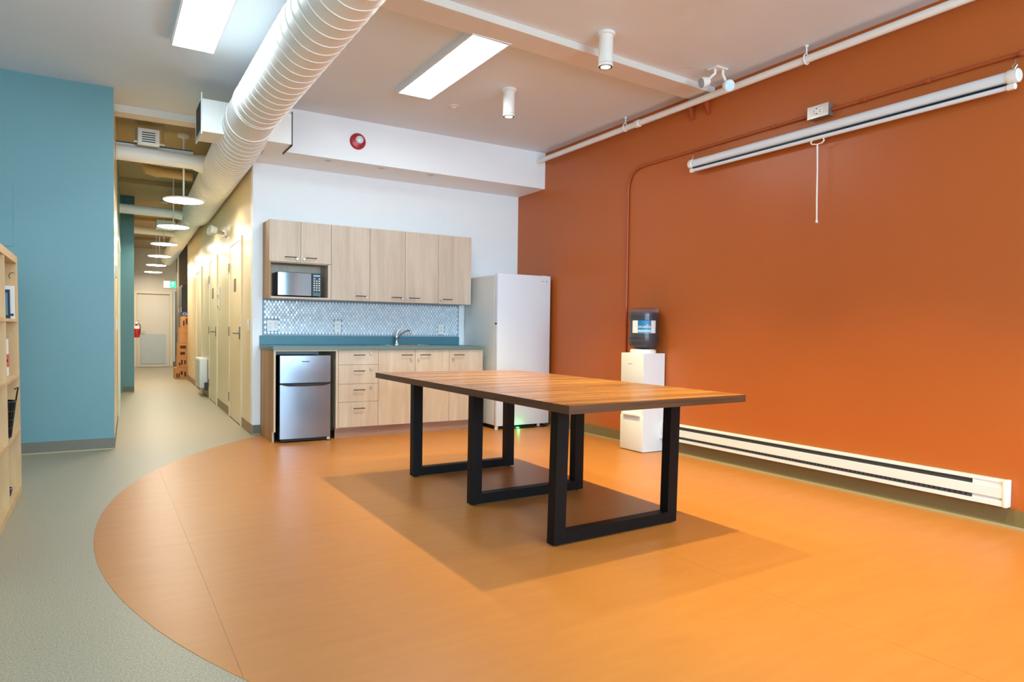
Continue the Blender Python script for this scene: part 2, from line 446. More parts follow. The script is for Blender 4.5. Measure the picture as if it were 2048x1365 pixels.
def upper(x0, x1, doors, label):
    t = thing('wall_cabinet', label, 'cabinet', ((x0+x1)/2, 7.0, ZB), 0, G_U)
    part('carcass', B(x0+0.001, x1-0.001, YU+0.021, 7.158, ZB, ZT), M_cabU, t, smooth=False)
    for a, b, h0, h1, lk in doors:
        d = leaf('door', a, b, ZB, ZT, YU, t); pull(d, h0, h1, YU, 1.422); lock(d, lk, YU, 1.412)
upper(1.996, 2.402, [(1.9975, 2.4005, 2.25, 2.357, 2.366)], 'single ash wall cabinet just right of the microwave')
upper(2.402, 3.187, [(2.4035, 2.7945, 2.643, 2.75, 2.764), (2.7975, 3.1855, 2.843, 2.954, 2.823)], 'double ash wall cabinet with paired handles at the middle')
upper(3.187, 3.597, [(3.1885, 3.5955, 3.241, 3.346, 3.217)], 'single ash wall cabinet at the right end beside the freezer')

YK = 6.538; ZD0, ZD1 = 0.108, 0.873
G_L = 'ash base cabinets under the teal worktop'
u = thing('fridge_enclosure', 'ash end panels and rail framing the bay of the small fridge', 'cabinet', (1.67, 6.85, 0), 0, G_L)
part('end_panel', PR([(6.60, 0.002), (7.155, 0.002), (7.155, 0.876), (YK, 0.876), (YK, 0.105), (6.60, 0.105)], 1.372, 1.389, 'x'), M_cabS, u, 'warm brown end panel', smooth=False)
part('edge_strip', B(1.372, 1.389, YK-0.002, YK, 0.105, 0.876), M_edge, u, 'pale front edge', smooth=False)
part('edge_strip', B(1.372, 1.389, 6.598, 6.600, 0.002, 0.105), M_edge, u, smooth=False)
part('rail', B(1.389, 1.957, YK, YK+0.018, 0.861, 0.876), M_edge, u, smooth=False)
part('inner_panel', B(1.957, 1.979, YK, 7.155, 0.105, 0.876), M_edge, u, smooth=False)
u = thing('drawer_cabinet', 'ash base cabinet with four drawers beside the small fridge', 'cabinet', (2.186, 6.85, 0), 0, G_L)
part('carcass', B(1.981, 2.388, YK+0.02, 7.155, 0.105, 0.876), M_cabU, u, smooth=False)
for z0, z1, lk, hz in ((0.7285, ZD1, 0.838, 0.823), (0.538, 0.7255, 0.682, 0.666), (0.3585, 0.535, 0.501, 0.478), (ZD0, 0.3555, None, 0.294)):
    d = leaf('drawer', 1.983, 2.3875, z0, z1, YK, u); pull(d, 2.134, 2.239, YK, hz)
    if lk: lock(d, 2.311, YK, lk)
u = thing('base_cabinet', 'double door ash base cabinet under the sink', 'cabinet', (2.785, 6.85, 0), 0, G_L)
bm = bmesh.new(); bx(bm, 2.389, 2.407, YK+0.02, 7.155, 0.105, 0.876); bx(bm, 3.164, 3.182, YK+0.02, 7.155, 0.105, 0.876); bx(bm, 2.407, 3.164, YK+0.02, 7.155, 0.105, 0.123); bx(bm, 2.407, 3.164, YK+0.02, YK+0.04, 0.80, 0.876)
part('carcass', bm, M_cabU, u, smooth=False)
d = leaf('door', 2.3905, 2.7865, ZD0, ZD1, YK, u); pull(d, 2.636, 2.747, YK, 0.820); lock(d, 2.747, YK, 0.767)
d = leaf('door', 2.7895, 3.1805, ZD0, ZD1, YK, u); pull(d, 2.842, 2.950, YK, 0.820); lock(d, 2.828, YK, 0.768)
u = thing('base_cabinet', 'single door ash base cabinet at the right end beside the freezer', 'cabinet', (3.387, 6.85, 0), 0, G_L)
part('carcass', B(3.183, 3.589, YK+0.02, 7.155, 0.105, 0.876), M_cabU, u, smooth=False)
d = leaf('door', 3.1835, 3.589, ZD0, ZD1, YK, u); pull(d, 3.236, 3.344, YK, 0.818); lock(d, 3.224, YK, 0.770)
single('plinth', B(1.958, 3.588, 6.572, 6.59, 0.0017, 0.104), M_kick, 'grey brown wood grain plinth below the base cabinets', 'plinth', smooth=False)

# worktop with a hole for the sink
wt = thing('worktop', 'teal laminate worktop with upstand along the white wall', 'countertop', (2.48, 6.85, 0.877))
SX0, SX1, SY0, SY1 = 2.61, 3.05, 6.68, 7.03
bm = bmesh.new()
bx(bm, 1.362, SX0, 6.518, 7.157, 0.877, 0.911); bx(bm, SX1, 3.604, 6.518, 7.157, 0.877, 0.911)
bx(bm, SX0, SX1, 6.518, SY0, 0.877, 0.911); bx(bm, SX0, SX1, SY1, 7.157, 0.877, 0.911)
part('slab', bm, M_counter, wt, smooth=False)
part('upstand', B(1.362, 3.597, 7.136, 7.158, 0.911, 1.004, bev=0.002), M_counter, wt)
part('front_edge', B(1.362, 3.604, 6.5155, 6.518, 0.877, 0.911), mat('grey_teal_edge', (104, 128, 124), 0.4), wt, 'greyer front edging', smooth=False)
# sink
sk = thing('sink', 'small stainless drop-in sink in the teal worktop', 'sink', (2.83, 6.855, 0.911))
bm = bmesh.new()
def rrect(x0, x1, y0, y1, r, n=6):
    out = []
    for cxx, cyy, a0 in ((x1-r, y1-r, 0), (x0+r, y1-r, PI/2), (x0+r, y0+r, PI), (x1-r, y0+r, 1.5*PI)):
        for k in range(n+1):
            a = a0+PI/2*k/n; out.append((cxx+r*math.cos(a), cyy+r*math.sin(a)))
    return out
loops = [(rrect(2.595, 3.065, 6.66, 7.10, 0.05), 0.9112), (rrect(2.60, 3.06, 6.665, 7.095, 0.05), 0.9165), (rrect(2.625, 3.035, 6.69, 7.01, 0.05), 0.9165), (rrect(2.635, 3.025, 6.70, 7.00, 0.05), 0.905), (rrect(2.655, 3.005, 6.72, 6.98, 0.05), 0.765)]
rg = [[bm.verts.new((x, y, z)) for x, y in lp] for lp, z in loops]
for a, b in zip(rg, rg[1:]):
    for k in range(len(a)): bm.faces.new((a[k], a[(k+1) % len(a)], b[(k+1) % len(a)], b[k]))
bm.faces.new(rg[-1])
part('basin', bm, M_chrome, sk)
part('drain', L([(0, 0.768), (0.03, 0.768), (0.034, 0.7655)], 20, (2.83, 6.85, 0)), M_dark, sk)
fx, fy = 2.785, 7.055
fa = thing('faucet', 'chrome single-lever faucet with curved spout behind the sink', 'faucet', (fx, fy, 0.9165))
part('body', L([(0.030, 0.917), (0.030, 0.922), (0.017, 0.930), (0.015, 0.965), (0.019, 0.985), (0.021, 1.005), (0.017, 1.022), (0, 1.028)], 24, (fx, fy, 0)), M_chrome, fa)
part('spout', T([(fx, fy, 0.975), (fx+0.03, fy-0.045, 1.030), (fx+0.06, fy-0.09, 1.060), (fx+0.085, fy-0.13, 1.072), (fx+0.097, fy-0.15, 1.064), (fx+0.10, fy-0.155, 1.035)], 0.012, 14, radii=[0.014, 0.012, 0.0115, 0.011, 0.011, 0.0125]), M_chrome, fa)
part('lever', T([(fx, fy, 1.02), (fx+0.008, fy-0.005, 1.05), (fx+0.025, fy-0.01, 1.080), (fx+0.045, fy-0.02, 1.094)], 0.01, 12, radii=[0.015, 0.011, 0.010, 0.006]), M_chrome, fa)

# diamond tile backsplash
bs = part('backsplash', B(1.389, 3.597, 7.151, 7.1585, 1.004, ZB), M_grout, wb, 'grout panel of the diamond tile backsplash', smooth=False)
def tilemat():
    m, nt, b = _nt('pearl_diamond_tile')
    at = nt.nodes.new('ShaderNodeAttribute'); at.attribute_name = 'tone'
    cr_ = nt.nodes.new('ShaderNodeValToRGB')
    cr_.color_ramp.elements[0].color = lin((214, 226, 236))+(1,); cr_.color_ramp.elements[1].color = lin((242, 247, 250))+(1,)
    nt.links.new(at.outputs['Fac'], cr_.inputs['Fac']); nt.links.new(cr_.outputs['Color'], b.inputs['Base Color'])
    b.inputs['Roughness'].default_value = 0.16
    return m
M_tile = tilemat()
verts, faces, tones = [], [], []
tw, th = 0.0345, 0.0520
rows = int(0.369/(th/2)); cols = int((3.597-1.389)/tw)+1
for rI in range(rows+1):
    zc_ = 1.004+0.004+rI*th/2
    for c in range(cols+1):
        xc_ = 1.389+0.01+c*tw+(tw/2 if rI % 2 else 0)
        hw, hh = tw/2-0.0019, th/2-0.0028
        if xc_-hw < 1.390 or xc_+hw > 3.596 or zc_-hh < 1.0045 or zc_+hh > ZB-0.0005: continue
        if 2.112 < xc_ < 2.197 and 1.035 < zc_ < 1.175: continue
        if 1.423 < xc_ < 1.551 and 1.04 < zc_ < 1.17: continue
        if 3.319 < xc_ < 3.41 and 1.02 < zc_ < 1.16: continue
        tx, tz = random.uniform(-0.0005, 0.0005), random.uniform(-0.0005, 0.0005)
        n0 = len(verts)
        for dx_, dz_ in ((hw, 0), (0, hh), (-hw, 0), (0, -hh)):
            yy = 7.1472+tx*dx_/hw+tz*dz_/hh
            verts += [(xc_+dx_, 7.1512, zc_+dz_), (xc_+dx_*0.86, yy, zc_+dz_*0.86)]
        q = [n0+2*k for k in range(4)]; s = [n0+2*k+1 for k in range(4)]
        faces.append(tuple(s[::-1])); fs0 = len(faces)
        for k in range(4): faces.append((q[k], q[(k+1) % 4], s[(k+1) % 4], s[k]))
        tones += [random.random()]*5
me = bpy.data.meshes.new('tile'); me.from_pydata(verts, [], faces); me.materials.append(M_tile)
at = me.attributes.new('tone', 'FLOAT', 'FACE'); at.data.foreach_set('value', tones)
tl = bpy.data.objects.new('tile', me); COL.objects.link(tl); tl.parent = bs; tl['kind'] = 'stuff'; tl['label'] = 'small pearly diamond tiles'
tbm = bmesh.new(); tbm.from_mesh(me); bmesh.ops.recalc_face_normals(tbm, faces=tbm.faces); tbm.to_mesh(me); tbm.free()

def outlet(x0, x1, z0, z1, label, gangs=1):
    t = thing('wall_outlet', label, 'outlet', ((x0+x1)/2, 7.15, z0), 0, 'white outlets on the tiled backsplash')
    part('cover_plate', B(x0, x1, 7.1415, 7.150, z0, z1, bev=0.002), M_whitepl, t)
    for g in range(gangs):
        xc = x0+(x1-x0)*(g+0.5)/gangs; zc_ = (z0+z1)/2
        part('socket', B(xc-0.017, xc+0.017, 7.1385, 7.1415, zc_-0.035, zc_+0.035, bev=0.001), M_whitemet, t)
        bm = bmesh.new()
        for dz in (-0.018, 0.018):
            bx(bm, xc-0.008, xc-0.006, 7.1380, 7.1386, zc_+dz-0.005, zc_+dz+0.005); bx(bm, xc+0.005, xc+0.007, 7.1380, 7.1386, zc_+dz-0.005, zc_+dz+0.005)
        part('slots', bm, M_greydk, t, stuff=True, smooth=False)
outlet(1.433, 1.543, 1.050, 1.160, 'double-gang white outlet on the backsplash at the left, below the microwave', 2)
outlet(2.120, 2.190, 1.044, 1.166, 'single white outlet on the backsplash above the drawers')
outlet(3.328, 3.400, 1.032, 1.150, 'single white outlet on the backsplash right of the faucet')

# small fridge
mf = thing('small_fridge', 'two-door stainless small fridge tucked under the worktop', 'fridge', (1.658, 6.8, 0.0))
part('body', B(1.428, 1.890, 6.555, 7.12, 0.025, 0.812, bev=0.006), M_black, mf)
def curved_door(z0, z1):
    n = 10; pts = []
    for k in range(n+1):
        s = k/n; x = 1.422+s*(1.895-1.422); pts.append((x, 6.505-0.012*(1-(2*s-1)**2)))
    return PR(pts+[(1.895, 6.553), (1.422, 6.553)], z0, z1)
d1 = part('freezer_door', curved_door(0.566, 0.822), M_steel, mf, 'short stainless upper door')
d2 = part('fridge_door', curved_door(0.040, 0.548), M_steel, mf, 'tall stainless lower door')
part('badge', B(1.622, 1.690, 6.4915, 6.4935, 0.762, 0.770), M_dark, d1)
part('hinge_plate', B(1.86, 1.89, 6.50, 6.55, 0.012, 0.038), M_silver, mf)
part('handle_strip', B(1.424, 1.893, 6.507, 6.553, 0.549, 0.565), M_black, mf, 'black grip strip between the doors')
part('grip', T([(1.448, 6.506, 0.553), (1.50, 6.490, 0.543), (1.66, 6.484, 0.541), (1.82, 6.490, 0.545), (1.872, 6.506, 0.554)], 0.009, 10), M_glassblk, mf, 'glossy black curved grip')
part('base_grille', B(1.432, 1.886, 6.53, 6.60, 0.012, 0.038), M_black, mf)
for x in (1.46, 1.86):
    for y in (6.60, 7.08): part('foot', L([(0.014, 0.0018), (0.014, 0.026)], 12, (x, y, 0)), M_black, mf)
# microwave
mv = thing('microwave', 'black microwave oven in the open wall cabinet niche', 'microwave', (1.69, 7.0, 1.392))
part('body', B(1.476, 1.898, 6.886, 7.125, 1.401, 1.634, bev=0.004), M_black, mv)
dr = part('door', B(1.474, 1.806, 6.868, 6.885, 1.402, 1.634, bev=0.004), M_glassblk, mv, 'glossy black glass door')
cp = part('control_panel', B(1.809, 1.900, 6.868, 6.885, 1.402, 1.634, bev=0.003), mat('panel_blue_black', (16, 40, 52), 0.15), mv)
bm = bmesh.new()
for r in range(6):
    for c in range(3):
        if r == 0 and c == 1: continue
        x = 1.825+c*0.0245; z = 1.575-r*0.0225
        bx(bm, x, x+0.014, 6.8668, 6.868, z, z+0.009)
part('keypad', bm, M_whitepl, cp, 'pale keypad buttons', stuff=True, smooth=False)
part('display', B(1.822, 1.888, 6.8668, 6.868, 1.602, 1.616), M_cyan, cp, smooth=False)
part('door_button', B(1.822, 1.890, 6.8664, 6.868, 1.408, 1.434, bev=0.0005), mat('slate_button', (60, 92, 108), 0.25), cp)
for x in (1.50, 1.87):
    for y in (6.91, 7.09): part('foot', L([(0.010, 1.3912), (0.010, 1.402)], 10, (x, y, 0)), M_black, mv)
part('power_cord', T([(1.905, 7.02, 1.47), (1.920, 6.98, 1.44), (1.932, 6.95, 1.41), (1.935, 6.97, 1.3955), (1.93, 7.06, 1.3955)], 0.0035, 8), M_black, mv, 'black cord')

# upright freezer
fr = thing('upright_freezer', 'tall white upright freezer in the corner beside the kitchen', 'freezer', (4.01, 6.75, 0))
part('cabinet_body', B(3.668, 4.350, 6.432, 7.13, 0.045, 1.690, bev=0.006), M_creammet, fr, 'off-white cabinet')
part('gasket', B(3.676, 4.343, 6.422, 6.432, 0.055, 1.690), mat('grey_gasket', (180, 178, 170), 0.6), fr, smooth=False)
d = part('door', B(3.665, 4.353, 6.357, 6.422, 0.040, 1.705, bev=0.006, seg=2), M_whitemet, fr)
bm = bmesh.new(); bx(bm, 3.6615, 3.665, 6.372, 6.406, 0.965, 1.150); part('handle', bm, M_creammet, d, 'recessed edge handle', smooth=False)
part('handle_cap', B(3.6612, 3.6652, 6.37, 6.408, 1.150, 1.168), M_greydk, d, smooth=False)
part('badge', B(4.212, 4.312, 6.3552, 6.3575, 1.634, 1.652), M_whitepl, d, smooth=False)
part('badge_mark', B(4.226, 4.272, 6.3545, 6.3552, 1.641, 1.6455), M_greydk, d, 'grey logo mark', smooth=False)
part('badge_mark', B(4.292, 4.302, 6.3545, 6.3552, 1.636, 1.650), M_greydk, d, smooth=False)
part('base', B(3.69, 4.33, 6.45, 7.10, 0.015, 0.046), M_black, fr, smooth=False)
for x in (3.69, 4.25):
    part('foot', L([(0.02, 0.0018), (0.02, 0.03), (0.012, 0.045)], 14, (x, 6.40 if x < 4 else 6.42, 0)), M_whitepl, fr)
part('hinge_cover', B(4.26, 4.34, 6.40, 6.50, 1.690, 1.712, bev=0.004), M_whitepl, fr)
ps = thing('power_strip', 'black power strip with a green light under the freezer', 'power strip', (3.98, 6.36, 0.0018))
part('body', B(3.87, 4.16, 6.34, 6.39, 0.0018, 0.030, bev=0.004), M_black, ps)
part('indicator', B(3.92, 3.945, 6.3375, 6.3405, 0.010, 0.020), E_led, ps, 'glowing green light', smooth=False)
ld = bpy.data.lights.new('indicator_glow', 'POINT'); ld.energy = 0.35; ld.color = (0.05, 1, 0.2); ld.shadow_soft_size = 0.008
lo = bpy.data.objects.new('indicator_glow', ld); COL.objects.link(lo); lo.location = (3.932, 6.325, 0.018)
part('power_cord', T([(4.16, 6.36, 0.012), (4.26, 6.33, 0.006), (4.34, 6.38, 0.006), (4.376, 6.6, 0.006), (4.376, 6.9, 0.006)], 0.0038, 8), M_black, ps, 'thin dark cord')

# ------------------------------------------------------------------ meeting table
tb = thing('meeting_table', 'long walnut laminate meeting table on black steel loop legs', 'table', (2.38, 3.67, 0))
NL, NR, FR, FL = Vector((1.770, 2.425)), Vector((2.985, 2.475)), Vector((3.00, 4.89)), Vector((1.778, 4.925))
def lerp(a, b, t): return a+(b-a)*t
ML, MR = lerp(NL, FL, 0.502), lerp(NR, FR, 0.502)
ZT0, ZT1 = 0.713, 0.752
def quad(a, b, c, d, z0, z1):
    return PR([tuple(a), tuple(b), tuple(c), tuple(d)], z0, z1)
e = Vector((0, 0.0008))
for a, b, c, d in ((NL, NR, MR-e, ML-e), (ML+e, MR+e, FR, FL)):
    bm = quad(a, b, c, d, ZT0, ZT1)
    for f in bm.faces:
        f.normal_update()
        f.material_index = 0 if f.normal.z > 0.9 else 1
    part('tabletop_panel', bm, [M_table, M_tableedge], tb, smooth=False)
def leg_frame(y, sk, dyr, lean=0.0):
    f = bmesh.new(); xl, xr, w_, t_ = 1.943, 2.815, 0.072, 0.062
    def at(x): return y+dyr*(x-xl)/(xr-xl)
    def post(x0, x1, z0, z1):
        vs = []
        for z in (z0, z1):
            s = lean*(1-z/0.70)
            vs.append([f.verts.new((x+s, at(x)+dy, z)) for x, dy in ((x0, -t_/2), (x1, -t_/2), (x1, t_/2), (x0, t_/2))])
        for k in range(4): f.faces.new((vs[0][k], vs[0][(k+1) % 4], vs[1][(k+1) % 4], vs[1][k]))
        f.faces.new(vs[0][::-1]); f.faces.new(vs[1])
    post(xl, xl+w_, 0.010, 0.7125); post(xr-w_, xr, 0.010, 0.7125)
    post(xl+w_, xr-w_, 0.010, 0.070); post(xl+w_, xr-w_, 0.682, 0.7125)
    fo = part('leg_frame', f, M_blackmetal, tb, smooth=False)
    for x in (xl+0.036, xr-0.036):
        part('foot_pad', L([(0.016, 0.0017), (0.018, 0.004), (0.018, 0.0105)], 12, (x+lean, at(x), 0)), M_black, fo)
leg_frame(2.785, 0, 0.035, -0.016); leg_frame(3.685, 0, 0.025, -0.005); leg_frame(4.605, 0, 0.02, 0.0)

# ------------------------------------------------------------------ water cooler and bottle
wc = thing('water_cooler', 'white floor-standing water cooler against the rust orange wall', 'water cooler', (4.26, 4.706, 0))
X0, X1, Y0, Y1 = 4.130, 4.390, 4.555, 4.857
bm = bmesh.new()
bx(bm, X0+0.012, X1, Y0, Y1, 0.006, 0.340); bx(bm, X0+0.09, X1, Y0, Y1, 0.340, 0.620); 
bx(bm, X0+0.012, X0+0.09, Y0, Y0+0.02, 0.340, 0.620); bx(bm, X0+0.012, X0+0.09, Y1-0.02, Y1, 0.340, 0.620)
bx(bm, X0+0.012, X1, Y0, Y1, 0.620, 0.895)
part('body', bm, M_whitemet, wc, smooth=False)
part('upper_panel', B(X0, X0+0.014, Y0+0.001, Y1-0.001, 0.622, 0.895, bev=0.006, seg=2), M_creammet, wc, 'upper front, white tinted for warm bounced light')  # both front panels carry warm bounced light in their colour
part('lower_panel', B(X0, X0+0.014, Y0+0.001, Y1-0.001, 0.008, 0.325, bev=0.006, seg=2), M_creammet, wc, 'lower front, white tinted for warm bounced light')
part('logo', B(X0-0.0006, X0, 4.70, 4.755, 0.792, 0.797), M_galv, wc, 'faint grey logo', smooth=False)
part('drip_tray', B(X0-0.022, X0+0.088, Y0+0.03, Y1-0.05, 0.326, 0.346, bev=0.004), M_creammet, wc)
for y in (4.66, 4.75):
    t = part('tap', T([(X0+0.09, y, 0.585), (X0+0.045, y, 0.585), (X0+0.04, y, 0.555)], 0.011, 10), M_whitepl, wc)
    part('tap_lever', B(X0+0.02, X0+0.065, y-0.012, y+0.012, 0.597, 0.606), M_red if y > 4.7 else M_labelb, t, 'coloured tap lever', smooth=False)
part('seam', B(X0+0.002, X0+0.012, Y0+0.01, Y1-0.01, 0.612, 0.621), M_dark, wc, smooth=False)
part('collar', L([(0.118, 0.895), (0.118, 0.918), (0.106, 0.930), (0.06, 0.930), (0.06, 0.897)], 32, (4.262, 4.706, 0)), M_whitepl, wc)
BC = (4.262, 4.706, 0)
wbt = thing('water_bottle', 'blue-grey ribbed water bottle upside down on the cooler', 'bottle', (4.262, 4.706, 0.93))
prof = [(0.040, 0.9305), (0.085, 0.938), (0.118, 0.958), (0.1335, 0.985), (0.1335, 1.012), (0.1285, 1.018), (0.1285, 1.026), (0.1335, 1.033), (0.1335, 1.050), (0.1285, 1.056), (0.1285, 1.190), (0.1335, 1.197), (0.1335, 1.214), (0.1285, 1.220), (0.1285, 1.228), (0.1335, 1.235), (0.1335, 1.272), (0.124, 1.298), (0.104, 1.306), (0.07, 1.302), (0, 1.300)]
part('shell', L(prof, 48, BC), M_bottle, wbt)
part('neck', L([(0.026, 0.8985), (0.026, 0.9303)], 20, BC), mat('blue_cap', (60, 110, 150), 0.4), wbt)
M_water = mat('water_fill', (126, 118, 140), 0.25, var=0.0)
part('water', L([(0, 0.940), (0.08, 0.942), (0.112, 0.962), (0.125, 0.99), (0.125, 1.262), (0, 1.262)], 40, BC), M_water, wbt, 'water inside')
va = math.atan2(-4.706, -4.262)          # towards the viewer
def arc_patch(a0, a1, z0, z1, r, n=20):
    bm = bmesh.new(); lo, hi = [], []
    for k in range(n+1):
        a = a0+(a1-a0)*k/n
        lo.append(bm.verts.new((BC[0]+r*math.cos(a), BC[1]+r*math.sin(a), z0))); hi.append(bm.verts.new((BC[0]+r*math.cos(a), BC[1]+r*math.sin(a), z1)))
    for k in range(n): bm.faces.new((lo[k], lo[k+1], hi[k+1], hi[k]))
    return bm
lab = part('label', arc_patch(va-0.85, va+0.98, 1.078, 1.192, 0.1294), M_labelw, wbt, 'white and blue paper label')
part('label_print', arc_patch(va-0.40, va+0.56, 1.080, 1.192, 0.1298), M_labelb, lab, 'blue printed field')
part('label_print', arc_patch(va-0.40, va+0.56, 1.086, 1.108, 0.1302), M_cyan, lab, 'pale cyan stripe')
bm = text_bm('ouelle', 0.050, 0.0003)
mn = min(v.co.x for v in bm.verts); mxx = max(v.co.x for v in bm.verts)
for v in bm.verts:
    s = (v.co.x-mn)/(mxx-mn); a = va-0.37+0.90*s
    r = 0.1305+v.co.z; v.co = Vector((BC[0]+r*math.cos(a), BC[1]+r*math.sin(a), 1.122+v.co.y))
part('lettering', bm, M_labelw, lab, 'white lettering', smooth=False)
part('power_cord', T([(4.394, 4.88, 0.20), (4.36, 4.90, 0.16), (4.345, 4.905, 0.10), (4.352, 4.895, 0.06), (4.375, 4.88, 0.09), (4.392, 4.87, 0.16)], 0.0045, 8), M_black, wc, 'black looped cord')

# ------------------------------------------------------------------ baseboard heater
hb = thing('baseboard_heater', 'long white electric baseboard heater low on the orange wall', 'heater', (4.36, 3.18, 0.12))
HY0, HY1 = 1.800, 4.556
part('back_case', PR([(4.386, 0.120), (4.400, 0.120), (4.400, 0.272), (4.360, 0.272), (4.352, 0.266), (4.352, 0.255), (4.386, 0.250)], HY0, HY1, 'y'), M_whitemet, hb, smooth=False)
part('front_cover', B(4.346, 4.352, HY0+0.01, HY1-0.01, 0.168, 0.228, bev=0.002), M_whitemet, hb)
part('bottom_lip', PR([(4.346, 0.122), (4.400, 0.122), (4.400, 0.130), (4.352, 0.134), (4.352, 0.146), (4.346, 0.146)], HY0, HY1, 'y'), M_whitemet, hb, smooth=False)
part('top_slot', B(4.362, 4.364, 1.97, HY1-0.10, 0.229, 0.254), M_greydk, hb, 'dark outlet slot', smooth=False)
part('bottom_slot', B(4.358, 4.360, 1.97, HY1-0.10, 0.146, 0.168), mat('slate_grille', (82, 84, 88), 0.5), hb, 'slate fin slot', smooth=False)
bm = bmesh.new(); k = 0
while 2.0+k*0.03 < HY1-0.12:
    y = 2.0+k*0.03; bx(bm, 4.3572, 4.358, y, y+0.008, 0.152, 0.163); k += 1
part('fins', bm, M_black, hb, stuff=True, smooth=False)
for y0, y1 in ((HY0+0.012, 1.969), (HY1-0.099, HY1-0.012)):
    part('junction_plate', B(4.354, 4.358, y0, y1, 0.134, 0.254), M_whitemet, hb, smooth=False)
for y0, y1 in ((HY0-0.012, HY0+0.012), (HY1-0.012, HY1+0.0)):
    part('end_cap', B(4.342, 4.401, y0, y1, 0.118, 0.275, bev=0.006, seg=2), M_whitepl, hb)

# ------------------------------------------------------------------ projector screen
scn = thing('projector_screen', 'rolled-up white pull-down projector screen hung on the orange wall', 'screen', (4.33, 3.0, 2.46))
part('housing', T([(4.335, 1.835, 2.531), (4.335, 4.20, 2.531)], 0.034, 20), M_whitemet, scn)
part('slot', B(4.315, 4.347, 1.85, 4.19, 2.4895, 2.4955), M_black, scn, 'dark slot', smooth=False)
part('bottom_bar', T([(4.33, 1.825, 2.474), (4.33, 4.21, 2.474)], 0.0145, 12), M_whitemet, scn)
for y0, y1 in ((1.785, 1.845), (4.19, 4.235)):
    part('end_cap', L([(0.030, y0), (0.038, y0+0.006), (0.040, y1-0.01), (0.036, y1)], 20, (4.335, 0, 2.531), 'y'), M_whitepl, scn)
for y0, y1 in ((1.80, 1.845), (4.19, 4.225)):
    part('bar_cap', L([(0.012, y0), (0.018, y0+0.004), (0.018, y1-0.004), (0.012, y1)], 16, (4.33, 0, 2.474), 'y'), M_whitepl, scn)
pc = part('pull_handle', T([(4.33, 3.062, 2.463), (4.33, 3.070, 2.450), (4.33, 3.062, 2.438), (4.33, 3.02, 2.428), (4.33, 2.98, 2.432), (4.33, 2.966, 2.445), (4.33, 2.972, 2.463)], 0.0048, 8), M_whitepl, scn, 'white pull handle')
part('cord', T([(4.33, 3.018, 2.430), (4.332, 3.014, 2.25), (4.33, 3.012, 2.05), (4.331, 3.009, 1.90), (4.33, 3.008, 1.885), (4.33, 3.007, 1.874)], 0.0055, 8, radii=[0.0055, 0.005, 0.0055, 0.005, 0.009, 0.008]), M_whitepl, scn, 'white pull cord')
for y in (1.815, 4.215):
    part('hook', T([(4.335, y, 2.568), (4.34, y-0.012, 2.590), (4.35, y, 2.606), (4.36, y+0.006, 2.63), (4.392, y, 2.648), (4.400, y, 2.648)], 0.0035, 8), M_silver, scn, 'wire hanging hook')
    part('hook', T([(4.335, y, 2.568), (4.34, y+0.012, 2.590), (4.35, y, 2.606)], 0.0035, 8), M_silver, scn)

# ------------------------------------------------------------------ conduit and outlet box
cd = thing('electrical_conduit', 'orange painted conduit bending across the orange wall', 'conduit', (4.388, 5.09, 0.3))
pts = [(4.388, 5.095, 0.30), (4.388, 5.095, 2.47)]
for k in range(1, 9):
    a = PI/2*k/8; pts.append((4.388, 5.095-0.19*(1-math.cos(a)), 2.47+0.19*math.sin(a)))
pts += [(4.388, 3.112, 2.664)]
part('pipe', T(pts, 0.0115, 12), M_conduit, cd)
part('pipe', T([(4.388, 2.944, 2.664), (4.388, -0.5, 2.672)], 0.0115, 12), M_conduit, cd)
for y in (4.60, 3.42, 2.708, 2.30, 1.80):
    part('clamp', L([(0.015, y-0.012), (0.017, y-0.006), (0.017, y+0.006), (0.015, y+0.012)], 14, (4.3835, 0, 2.664), 'y'), M_conduit, cd)
for z in (2.05, 1.35):
    part('clamp', L([(0.0145, z-0.01), (0.0145, z+0.01)], 14, (4.386, 5.095, 0)), M_conduit, cd)
part('connector', L([(0.0125, 2.914), (0.0132, 2.925), (0.0132, 2.944)], 16, (4.387, 0, 2.664), 'y'), M_conduit, cd)
ob = thing('outlet_box', 'galvanised steel outlet box on the conduit above the screen', 'outlet', (4.37, 3.03, 2.622))
part('box', B(4.342, 4.401, 2.947, 3.108, 2.622, 2.706, bev=0.002), M_galv, ob)
part('cover_plate', B(4.338, 4.342, 2.945, 3.110, 2.620, 2.708, bev=0.001), M_silver, ob)
part('socket', B(4.3345, 4.338, 2.985, 3.078, 2.642, 2.688, bev=0.001), M_whitepl, ob)
bm = bmesh.new()
for y in (3.055, 3.008):
    for dz in (-0.007, 0.006): bx(bm, 4.3338, 4.3345, y-0.007, y+0.004, 2.665+dz-0.0018, 2.665+dz+0.0018)
for y, z in ((3.033, 2.683), (3.033, 2.648)): bx(bm, 4.3338, 4.3345, y-0.006, y+0.006, z-0.003, z+0.003)
part('slots', bm, M_black, ob, stuff=True, smooth=False)

